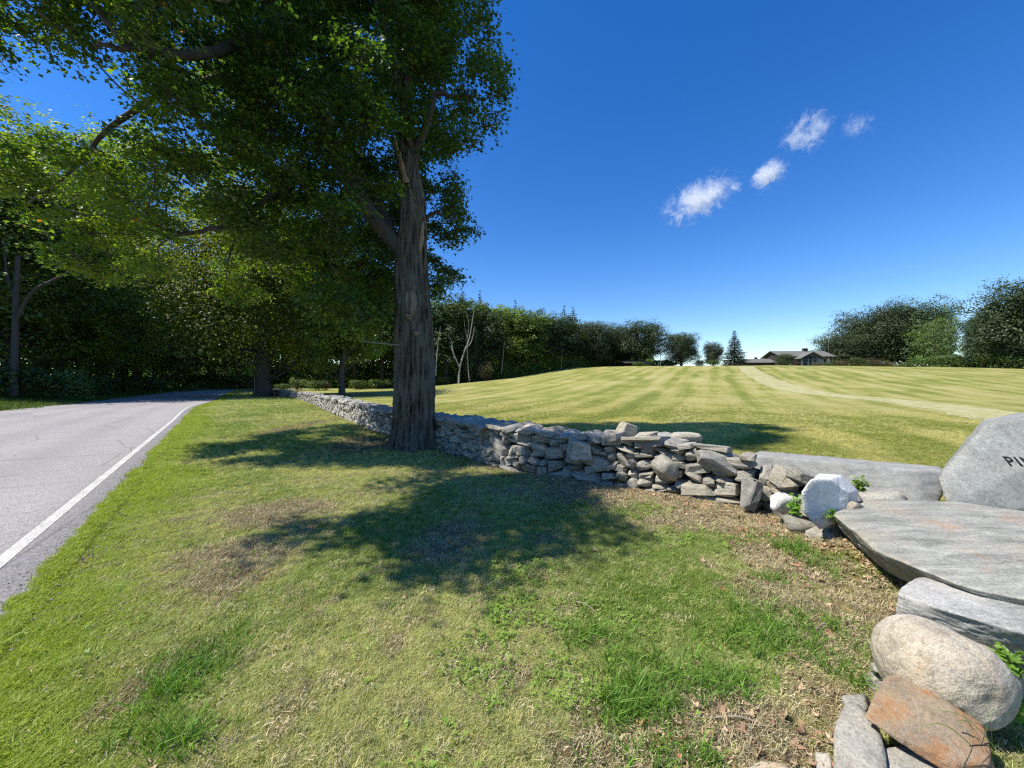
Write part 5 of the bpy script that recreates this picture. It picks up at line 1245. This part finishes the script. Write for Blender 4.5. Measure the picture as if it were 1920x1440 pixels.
# ------------------------------------------------------------------ clouds
def cloud(px, py, D, w_, h_, ang_, label, dens=1.0, thr=0.5, seed=0.0, sc=3.0):
    x, y, z = PD(px, py, D)
    d_, f_ = ICO[3]; e_ = w_ / F * D / 2; eh = h_ / F * D / 2
    v_ = d_ * np.array([e_, eh * 1.2, eh])
    kk = NT('cloud_vapour'); kk.t.nodes.remove(kk.out); kk.out = kk.n('ShaderNodeOutputMaterial')
    co = kk.coord('Object')
    m = kk.mapping(co, (1 / e_, 1 / (eh * 1.2), 1 / eh))
    ln = kk.n('ShaderNodeVectorMath', operation='LENGTH'); kk.l(m, ln.inputs[0])
    iso = kk.mapping(co, (1 / eh, 1 / eh, 1 / eh), (0, 0, 0), (seed, seed * 2, 0))
    n1 = kk.noise(iso, sc * .75, 8, .62, 1.6)
    fall = kk.ramp(ln.outputs['Value'], [(0.0, 1.0), (1.0, 0.0)])
    val = kk.math('ADD', kk.math('MULTIPLY', fall, .5), n1)
    dn = kk.math('MULTIPLY', kk.math('MAXIMUM', kk.math('SUBTRACT', val, thr + .22), 0.0), dens * 15 / eh)
    dn = kk.math('MULTIPLY', dn, kk.ramp(ln.outputs['Value'], [(.8, 1.0), (.98, 0.0)]))
    pv = kk.n('ShaderNodeVolumePrincipled'); pv.inputs['Color'].default_value = (1, 1, 1, 1); pv.inputs['Anisotropy'].default_value = 0.1
    kk.l(dn, pv.inputs['Density']); kk.l(pv.outputs[0], kk.out.inputs['Volume'])
    o_ = obj('cloud', mesh_np('cloud', v_, f_, [kk.m], True), loc=(x, y, z), rot=(0, R(-ang_), 0))
    kk.m.volume_intersection_method = 'FAST' if hasattr(kk.m, 'volume_intersection_method') else 'FAST'
    return thing(o_, label, 'cloud', 'small white clouds')
try:
    cloud(1312, 374, 2200, 250, 120, 22, 'long ragged white cloud, lowest of the little clouds', .75, .56, 1.3, 2.9)
    cloud(1441, 326, 2200, 82, 98, -42, 'compact white cloud puff in the middle of the cloud trail', .9, .54, 5.1, 2.4)
    cloud(1510, 250, 2200, 160, 124, 10, 'wispy white cloud, highest of the bright ones', .65, .59, 9.7, 2.9)
    cloud(1606, 236, 2200, 110, 80, -20, 'faint thin wisp at the upper end of the cloud trail', .2, .58, 13.2, 2.6)
except Exception as ex:
    print('cloud trouble', ex)

# ------------------------------------------------------------------ grass
print('grass')
def blade_mat(name, rough=.55, trans=.35):
    k = NT(name)
    c = k.attr('gcol', 'INSTANCER', 'Color')
    v_ = k.attr('bv')
    col = k.mix(k.ramp(v_, [(0, 0.0), (1, .75)]), k.mix(1.0, c, (.72, .78, .7), 'MULTIPLY'), k.mix(1.0, c, (1.45, 1.35, 1.2), 'MULTIPLY'))
    p = k.bsdf(col, rough, .35, link=False); t = k.n('ShaderNodeBsdfTranslucent'); k.l(k.mix(1.0, col, (1.25, 1.3, .7), 'MULTIPLY'), t.inputs[0])
    m = k.n('ShaderNodeMixShader'); m.inputs[0].default_value = trans; k.l(p.outputs[0], m.inputs[1]); k.l(t.outputs[0], m.inputs[2]); k.l(m.outputs[0], k.out.inputs[0])
    return k.m
M['blade'] = blade_mat('grass_blade'); M['grit'] = blade_mat('grit', .9, 0.0); M['blade_dry'] = blade_mat('dry_blade', .7, .15); M['weedleaf'] = blade_mat('weed_leaf', .45, .35)
def tuft(seed, n, h, wdt, spread, lean, flat=0.0):
    r = np.random.default_rng(seed)
    a = r.uniform(0, 6.283, n); rad_ = spread * np.sqrt(r.random(n)); bx, by = rad_ * np.cos(a), rad_ * np.sin(a)
    hh = h * r.uniform(.45, 1.1, n); dr = r.uniform(0, 6.283, n); ln = hh * lean * r.uniform(.2, 1.2, n)
    if flat: ln = hh * 1.2; 
    dx, dy = np.cos(dr), np.sin(dr); ww = wdt * r.uniform(.7, 1.3, n); vs = []
    tz = r.uniform(0, 6.283, n) * .3
    sx_, sy_ = -np.sin(dr + tz), np.cos(dr + tz)
    for t_, wk in ((0, 1.0), (.5, .85), (1, 0.0)):
        x_ = bx + dx * ln * t_ ** 1.8; y_ = by + dy * ln * t_ ** 1.8; z_ = hh * t_ * (1 - (.35 * lean) * t_) * (1 - flat) + flat * .012 * np.sin(t_ * 3.1) + flat * r.uniform(.0, .02, n)
        if wk: vs += [np.stack([x_ - sx_ * ww * wk / 2, y_ - sy_ * ww * wk / 2, z_], 1), np.stack([x_ + sx_ * ww * wk / 2, y_ + sy_ * ww * wk / 2, z_], 1)]
        else: vs += [np.stack([x_, y_, z_], 1)]
    V = np.stack(vs, 1)                                # n,5,3
    b = np.arange(n)[:, None] * 5
    F_ = np.concatenate([b + [0, 1, 3], b + [0, 3, 2], b + [2, 3, 4]])
    return V.reshape(-1, 3), F_, np.repeat(r.random(n), 5)
def clover_tuft(seed, n, h, lf, spread):
    r = np.random.default_rng(seed); vs, fs, m = [], [], 0; at_ = []
    for q in range(n):
        a = r.uniform(0, 6.283); rad_ = spread * math.sqrt(r.random()); bx, by = rad_ * math.cos(a), rad_ * math.sin(a); hh = h * r.uniform(.5, 1.1)
        tl = r.normal(size=2) * .3; l_ = lf * r.uniform(.6, 1.2); y0 = r.uniform(0, 2)
        for p in range(3):
            an = y0 + p * 2.094; c_, s_ = math.cos(an), math.sin(an)
            for (u_, v_) in ((0, 0), (.5, -.42), (1, -.3), (1.08, 0), (1, .3), (.5, .42)):
                x_, y_ = l_ * (u_ * c_ - v_ * s_), l_ * (u_ * s_ + v_ * c_)
                vs.append((bx + x_, by + y_, hh + x_ * tl[0] + y_ * tl[1])); at_.append(.5)
            fs += [(m, m + 1, m + 5), (m + 1, m + 2, m + 4), (m + 1, m + 4, m + 5), (m + 2, m + 3, m + 4)]; m += 6
        vs += [(bx - .001, by, 0), (bx + .001, by, 0), (bx, by, hh)]; at_ += [.2] * 3; fs.append((m, m + 1, m + 2)); m += 3
    return np.array(vs), np.array(fs), np.array(at_)
def scatter(name, label, tufts, mat, P_, scl, colr, tilt=.12, cat='grass', parent=None):
    """one object whose points carry the tufts"""
    col_ = bpy.data.collections.new(name + '_tufts')
    for q, (v_, f_, a_) in enumerate(tufts):
        me = mesh_np('tuft', v_, f_, [mat], False, {'bv': ('FLOAT', a_)}); col_.objects.link(bpy.data.objects.new('tuft', me))
    n = len(P_); r = np.random.default_rng(n)
    rot = np.stack([r.normal(size=n) * tilt, r.normal(size=n) * tilt, r.uniform(0, 6.283, n)], 1)
    me = bpy.data.meshes.new(name); me.vertices.add(n); me.vertices.foreach_set('co', P_.astype(np.float32).ravel())
    for an, ty, dat in (('grot', 'FLOAT_VECTOR', rot), ('gscl', 'FLOAT', scl), ('gcol', 'FLOAT_COLOR', np.concatenate([colr, np.ones((n, 1))], 1)), ('gidx', 'FLOAT', r.integers(0, len(tufts), n))):
        a = me.attributes.new(an, ty, 'POINT'); a.data.foreach_set({'FLOAT_VECTOR': 'vector', 'FLOAT': 'value', 'FLOAT_COLOR': 'color'}[ty], np.ascontiguousarray(dat, dtype=np.float32).ravel())
    o = obj(name, me)
    g = bpy.data.node_groups.new(name, 'GeometryNodeTree')
    g.interface.new_socket('Geometry', in_out='INPUT', socket_type='NodeSocketGeometry'); g.interface.new_socket('Geometry', in_out='OUTPUT', socket_type='NodeSocketGeometry')
    N = g.nodes; gi = N.new('NodeGroupInput'); go_ = N.new('NodeGroupOutput'); ip = N.new('GeometryNodeInstanceOnPoints'); ci = N.new('GeometryNodeCollectionInfo')
    ci.inputs[0].default_value = col_; ci.inputs['Separate Children'].default_value = True; ci.inputs['Reset Children'].default_value = True
    def na(nm, ty):
        x_ = N.new('GeometryNodeInputNamedAttribute'); x_.data_type = ty; x_.inputs[0].default_value = nm; return x_.outputs['Attribute']
    g.links.new(gi.outputs[0], ip.inputs['Points']); g.links.new(ci.outputs[0], ip.inputs['Instance']); ip.inputs['Pick Instance'].default_value = True
    g.links.new(na('gidx', 'FLOAT'), ip.inputs['Instance Index']); g.links.new(na('gscl', 'FLOAT'), ip.inputs['Scale'])
    e2 = N.new('FunctionNodeEulerToRotation'); g.links.new(na('grot', 'FLOAT_VECTOR'), e2.inputs[0]); g.links.new(e2.outputs[0], ip.inputs['Rotation'])
    g.links.new(ip.outputs[0], go_.inputs[0])
    md = o.modifiers.new('scatter', 'NODES'); md.node_group = g
    o['kind'] = 'stuff'; o['label'] = label; o['category'] = cat
    return o
def sector(n, r0, r1, rs_, half=56, power=1.0):
    r = np.sqrt(rs_.uniform(r0 ** 2, r1 ** 2, n)); a = np.radians(rs_.uniform(-half, half, n))
    return r * np.sin(a), r * np.cos(a)
rs = np.random.default_rng(99)
GREEN, LIME, STRAW, BROWN, CLOV = [np.array(c_) for c_ in ((.21, .30, .055), (.34, .41, .055), (.60, .57, .27), (.36, .28, .17), (.22, .33, .06))]
xs, ys, ss = [], [], []
for (n_, a, b, sc0) in ((24000, .9, 2.6, .75), (30000, 2.4, 4.6, .9), (42000, 4.4, 8.5, 1.1), (52000, 8, 17, 1.5), (60000, 16, 34, 1.7)):
    x_, y_ = sector(n_, a, b, rs); xs.append(x_); ys.append(y_); ss.append(np.full(n_, sc0))
vi = rs.integers(0, len(RE), 60000); vd = rs.uniform(-.13, .5, 60000); vt_ = rs.random(60000)[:, None]
vp = RE[vi] * (1 - vt_) + RE[np.minimum(vi + 1, len(RE) - 1)] * vt_ - RN[vi] * vd[:, None]
vk = (vp[:, 1] > .8) & (vp[:, 1] < 20) & (rs.random(60000) < np.clip(4 / (vp[:, 1] + 1), 0, 1)); vp = vp[vk]
xs.append(vp[:, 0]); ys.append(vp[:, 1]); ss.append(.75 + .06 * np.clip(vp[:, 1], 0, 15)); print('verge', len(vp))
vi = rs.integers(0, len(RE), 90000); vd = rs.uniform(0, 14, 90000); vp = RE[vi] - RN[vi] * vd[:, None]; vk = (np.hypot(vp[:, 0], vp[:, 1]) > 32) & (vp[:, 1] > 20) & (vp[:, 1] < 80) & (wall_dist(vp[:, 0], vp[:, 1]) > .1); vp = vp[vk]
xs.append(vp[:, 0]); ys.append(vp[:, 1]); ss.append(np.full(len(vp), 2.2)); print('far verge', len(vp))
x_ = np.concatenate(xs); y_ = np.concatenate(ys); s_ = np.concatenate(ss)
st, li, br, cl, rd, wd = zones(x_, y_)
isf = ((wd < -0.0) & (y_ > 3.7) & (x_ > -32)) | ((y_ > 3.7) & (x_ > 3.4)) | ((x_ > 2.7) & (y_ > 2.3) & (y_ < 3.7))
on_road = (rd < -0.09 + (fbm(x_ * 3, y_ * 3, seed=12) - .5) * .2) & (rd > -ROADW - .1)
under = (wd > -.75) & (wd < .0)
trunkd = np.hypot(x_ - TX, y_ - TY) < .62
rock_zone = (x_ > 1.6) & (y_ < 2.3) & (x_ > 1.55 + 0.0 * y_) & (np.hypot(x_ - 2.2, y_ - 1.8) < .62)
slabz = (x_ > 2.3 + .35 * (y_ - 2.2)) & (y_ < 5.2) & (y_ > 1.9) & (wd < .3)
keep = ~(on_road | under | trunkd) & (rs.random(len(x_)) > br * .78) & ((rs.random(len(x_)) > sstep(19, 34, np.hypot(x_, y_))) | ~isf)
x_, y_, s_, st, li, br, rd, wd, isf, cl = [q[keep] for q in (x_, y_, s_, st, li, br, rd, wd, isf, cl)]
n_ = len(x_); jit = rs.random((n_, 1))
c_ = GREEN * (1 - st[:, None]) + STRAW * st[:, None]
ind = rs.random((n_, 1)) < st[:, None] * .55 + .1
c_ = np.where(ind, STRAW * (.75 + .5 * jit), c_ * (.8 + .4 * jit))
c_ = c_ * (1 - li[:, None]) + LIME * (.75 + .5 * jit) * li[:, None]
c_ = np.where(rs.random((n_, 1)) < br[:, None] * .8, BROWN * (.8 + .6 * jit), c_)
# field: hay stubble in rows
rw = np.sin((x_ - .52 * y_) * .887 * 2 * np.pi / 3.1 + 1.5) * .18 + fbm(x_ / 5, y_ / 5, o=3, seed=51)
fs_ = sstep(.38, .62, rw)[:, None]
fc = (np.array([.30, .32, .08]) * (1 - fs_) + np.array([.56, .50, .21]) * fs_) * (.75 + .5 * jit)
c_ = np.where(isf[:, None], fc, c_)
s_ = s_ * rs.uniform(.65, 1.2, n_) * np.where(isf, .8, 1) * (1 + .35 * li) * (1 - .35 * st)
P_ = np.stack([x_, y_, np.where((rd < .05) & (rd > -1), np.maximum(gz(x_, y_), terrain(x_, y_) + .004), gz(x_, y_)) - .004], 1)
lawn_t = [tuft(10 + q, 24, .062, .0042, .045, .9) for q in range(5)]
scatter('lawn_grass', 'short mown grass covering the lawn and the near meadow', lawn_t, M['blade'], P_, s_, c_)
print('lawn tufts', n_)
# flat dead thatch
x_, y_ = sector(26000, .9, 7.5, rs); st, li, br, cl, rd, wd = zones(x_, y_)
keep = (rs.random(len(x_)) < np.clip(br + .35 * st, 0, 1)) & (rd > .05) & (wd > -.02) 
x_, y_ = x_[keep], y_[keep]; n_ = len(x_); jit = rs.random((n_, 1))
scatter('dry_thatch', 'dry straw thatch lying flat in bare patches of the lawn', [tuft(40 + q, 22, .045, .0028, .05, 1.0, 1.0) for q in range(4)], M['blade_dry'], np.stack([x_, y_, gz(x_, y_) + .004], 1), rs.uniform(.7, 1.5, n_), np.array([.5, .42, .27]) * (.5 + .8 * jit), .1, 'thatch')
# clover and weeds
x_, y_ = sector(38000, .9, 7.5, rs); st, li, br, cl, rd, wd = zones(x_, y_)
keep = (rs.random(len(x_)) < np.clip(cl, .0, 1) * .6 + .015) & (rd > .1) & (wd > .05) 
x_, y_ = x_[keep], y_[keep]; n_ = len(x_); jit = rs.random((n_, 1))
scatter('clover_patch', 'bright green clover and small weeds spreading through the lawn', [clover_tuft(60 + q, 9, .04, .010, .05) for q in range(4)], M['weedleaf'], np.stack([x_, y_, gz(x_, y_)], 1), rs.uniform(.6, 1.3, n_), CLOV * (.75 + .5 * jit), .1, 'clover')
# tall uncut clumps
cl_px = [(1190, 1330, .20, .14, 150), (1330, 1290, .28, .12, 130), (1440, 1210, .30, .14, 120), (1100, 1200, .16, .08, 60), (350, 1270, .16, .28, 130), (330, 1400, .12, .1, 50), (1480, 1040, .12, .3, 60), (1520, 1060, .14, .3, 60), (1440, 1090, .1, .08, 26), (1460, 1170, .35, .2, 70), (1600, 1210, .08, .2, 30), (1580, 1270, .1, .15, 30), (1230, 1440, .2, .08, 40), (640, 1000, .3, .2, 24), (1840, 1395, .03, .03, 5), (1590, 1030, .1, .2, 20), (1180, 1250, .2, .1, 30)]
xs, ys = [], []
for (a, b, rx, ry, m) in cl_px:
    g = Pz(a, b, 0); xs.append(g[0] + rs.normal(size=m) * rx * .6); ys.append(g[1] + rs.normal(size=m) * ry * .6)
x_ = np.concatenate(xs); y_ = np.concatenate(ys); n_ = len(x_); jit = rs.random((n_, 1))
scatter('tall_grass', 'longer uncut green grass clumps standing on the lawn', [tuft(80 + q, 9, .19, .0058, .03, .85) for q in range(5)], M['blade'], np.stack([x_, y_, gz(x_, y_) - .004], 1), rs.uniform(.5, 1.1, n_), np.array([.14, .25, .04]) * (.8 + .6 * jit), .2)
# left bank and far verge
n_ = 16000; i_ = rs.integers(300, 1075, n_); off = ROADW + rs.uniform(.1, 9, n_) ** 1.0
P2 = RE[i_] + RN[i_] * off[:, None] + rs.normal(size=(n_, 2)) * .4; jit = rs.random((n_, 1))
scatter('bank_grass', 'rough green grass on the bank across the road below the wood', [tuft(90 + q, 14, .2, .012, .12, .7) for q in range(4)], M['blade'], np.stack([P2[:, 0], P2[:, 1], gz(P2[:, 0], P2[:, 1]) - .01], 1), rs.uniform(.8, 2.2, n_), np.array([.09, .14, .025]) * (.8 + .6 * jit))
# fallen leaves
x_, y_ = sector(46000, 1.0, 9.5, rs); st, li, br, cl, rd, wd = zones(x_, y_)
keep = (rs.random(len(x_)) < np.clip(sstep(1.3, .2, wd) * sstep(0, 1.2, x_) * .75 + br * .3 * (x_ > .5), 0, 1) + .003) & (rd > .1) & ((wd > 0.03) | (y_ < 3.4))
g1 = Pz(1400, 1420, 0); keep |= (np.hypot((x_ - g1[0]) / .5, (y_ - g1[1]) / .2) < 1) & (rs.random(len(x_)) < .8)
x_, y_ = x_[keep], y_[keep]; n_ = len(x_)
v, f = leaves(np.stack([x_, y_, gz(x_, y_) + rs.uniform(.008, .03, n_)], 1), np.array([0, 0, 1.0]) + rs.normal(size=(n_, 3)) * .35, rs.uniform(.03, .07, n_), rs, LEAF6 * np.array([1, 1, 1.8]), LF6, 0)
k = NT('dead_leaf'); k.bsdf(k.ramp(k.attr('lv'), [(0, (.13, .07, .04)), (.4, (.3, .19, .11)), (.8, (.46, .34, .22)), (1, (.4, .15, .08))]), .7, .2); M['deadleaf'] = k.m
o = obj('fallen_leaves', mesh_np('fallen_leaves', v, f, [M['deadleaf']], False, {'lv': ('FLOAT', np.repeat(rs.random(n_), 6))})); o['kind'] = 'stuff'
o['label'] = 'dry brown leaf litter gathered along the foot of the wall'; o['category'] = 'leaf litter'
print('litter', n_)
# loose grit along the asphalt edge
i_ = rs.integers(0, len(RE), 40000); d_ = rs.normal(size=40000) * .14 + .04
vp = RE[i_] + RN[i_] * d_[:, None] + rs.normal(size=(40000, 2)) * .01; kp = (vp[:, 1] > .8) & (vp[:, 1] < 10); vp = vp[kp]; n_ = len(vp)
scatter('road_grit', 'loose grey grit lying along the crumbling asphalt edge', [(*[(a * [1, 1, .7], b) for a, b in [hull_np(300 + q)]][0], np.full(len(hull_np(300 + q)[0]), .5)) for q in range(3)], M['grit'], np.stack([vp[:, 0], vp[:, 1], terrain(vp[:, 0], vp[:, 1]) + .014], 1), rs.uniform(.002, .008, n_), np.array([.3, .28, .27]) * rs.uniform(.4, 1.4, (n_, 1)), 1.0, 'grit')
# weeds growing from the wall
def weed(px, py, Y, h, n, label, seed, mat='shrub'):
    r = np.random.default_rng(seed); b = np.array(PD(px, py, Y)); st = []; cs2 = []
    for q in range(n):
        a = r.uniform(0, 6.28); top = np.array([math.cos(a) * h * .35 * r.random(), math.sin(a) * h * .35 * r.random(), h * r.uniform(.6, 1)])
        st.append(tube(curve_pts([np.zeros(3), top * [.3, .3, .5], top], 6), np.linspace(.004, .0015, 6), 4))
        for t_ in np.linspace(.25, 1, 8): cs2.append(top * [t_, t_, t_] + r.normal(size=3) * .018)
    e_ = empty('weed', tuple(b), label, 'weed', 'weeds growing among the stones')
    v_, f_ = join(st); obj('stem', mesh_np('stem', v_, f_, [M['weedstem']], True), e_)
    c2 = np.array(cs2); v_, f_ = leaves(c2, np.array([0, 0, 1.]) + r.normal(size=c2.shape) * .5, r.uniform(.03, .055, len(c2)), r)
    obj('leaves', mesh_np('leaves', v_, f_, [M[mat]], False, {'lv': ('FLOAT', np.repeat(r.uniform(.4, 1, len(c2)), 4))}), e_)
M['weedstem'] = plain('weed_stem', (.12, .18, .05), .6)
M['weedgreen'] = leaf_mat('weed_green_leaf', (.08, .15, .03), (.14, .26, .04), (.2, .34, .05), .35)
weed(1612, 922, 4.1, .16, 14, 'bright green weed sprouting between the granite block and the slab', 1, 'weedgreen')
weed(1492, 968, 4.05, .22, 12, 'green weed climbing beside the small white quartz stone', 2, 'weedgreen')
weed(1560, 975, 3.6, .1, 6, 'tiny green weed in the joint below the big white quartz boulder', 3, 'weedgreen')
weed(1895, 1270, 1.95, .14, 12, 'green weed right of the round tan boulder at the frame edge', 4, 'weedgreen')
weed(1900, 1340, 1.75, .14, 12, 'green leafy weed at the lower frame edge beside the boulder', 5, 'weedgreen')
weed(1165, 905, 6.0, .14, 10, 'small green weed at the foot of the wall near the pointed stone', 6, 'weedgreen')
# long grass clump leaning over the boulder
b = np.array(PD(1855, 1425, 1.52)); tg_ = []
r = np.random.default_rng(3)
for q, (a, bb, Yt) in enumerate(((1730, 1330, 1.45), (1750, 1290, 1.55), (1770, 1320, 1.5), (1818, 1290, 1.6), (1850, 1310, 1.6), (1705, 1375, 1.4), (1790, 1300, 1.6), (1870, 1340, 1.55), (1780, 1360, 1.45), (1830, 1350, 1.5))):
    e_ = np.array(PD(a, bb, Yt)) - b; s0_ = r.normal(size=3) * [.02, .02, 0]
    m_ = s0_ * .5 + e_ * .55 + [0, 0, .06 + .03 * r.random()]
    c_ = curve_pts([s0_, m_, e_], 10); d_ = np.array([.7, .7, .1]) * .0035
    wd_ = np.sin(np.linspace(.35, 1, 10) * np.pi)[:, None] * 1.0
    v_ = np.concatenate([c_ - d_ * wd_, c_ + d_ * wd_]); f_ = np.array([(i_, i_ + 1, i_ + 11, i_ + 10) for i_ in range(9)]); tg_.append((v_, f_))
v_, f_ = join(tg_)
M['tuftgreen'] = leaf_mat('long_grass_blade', (.08, .14, .03), (.11, .19, .035), (.2, .3, .07), .3)
o = obj('grass_clump', mesh_np('grass_clump', v_, f_, [M['tuftgreen']], True, {'lv': ('FLOAT', np.repeat(r.random(10), 20))}), loc=tuple(b)); thing(o, 'clump of long narrow grass blades arching in front of the round tan boulder', 'grass clump')
# twigs on the lawn
for q, (a, b_, a2, b2, lab) in enumerate(((1080, 1128, 1120, 1150, 'short pale dry twig lying on the clover in the middle of the lawn'), (1340, 1345, 1440, 1362, 'thin pale twig lying above the dead leaves near the bottom'), (1530, 1180, 1560, 1172, 'short grey twig lying on the grass left of the pale block'))):
    p0_ = np.array(Pz(a, b_, .03)); p1_ = np.array(Pz(a2, b2, .03)); mid = (p0_ + p1_) / 2 + [0, .01, .015]
    v_, f_ = tube(curve_pts([p0_ - p0_, mid - p0_, p1_ - p0_], 8), np.linspace(.005, .002, 8), 6)
    o = obj('twig', mesh_np('twig', v_, f_, [M['deadwood']], True), loc=tuple(p0_)); thing(o, lab, 'twig')
print('done', len(bpy.data.objects))
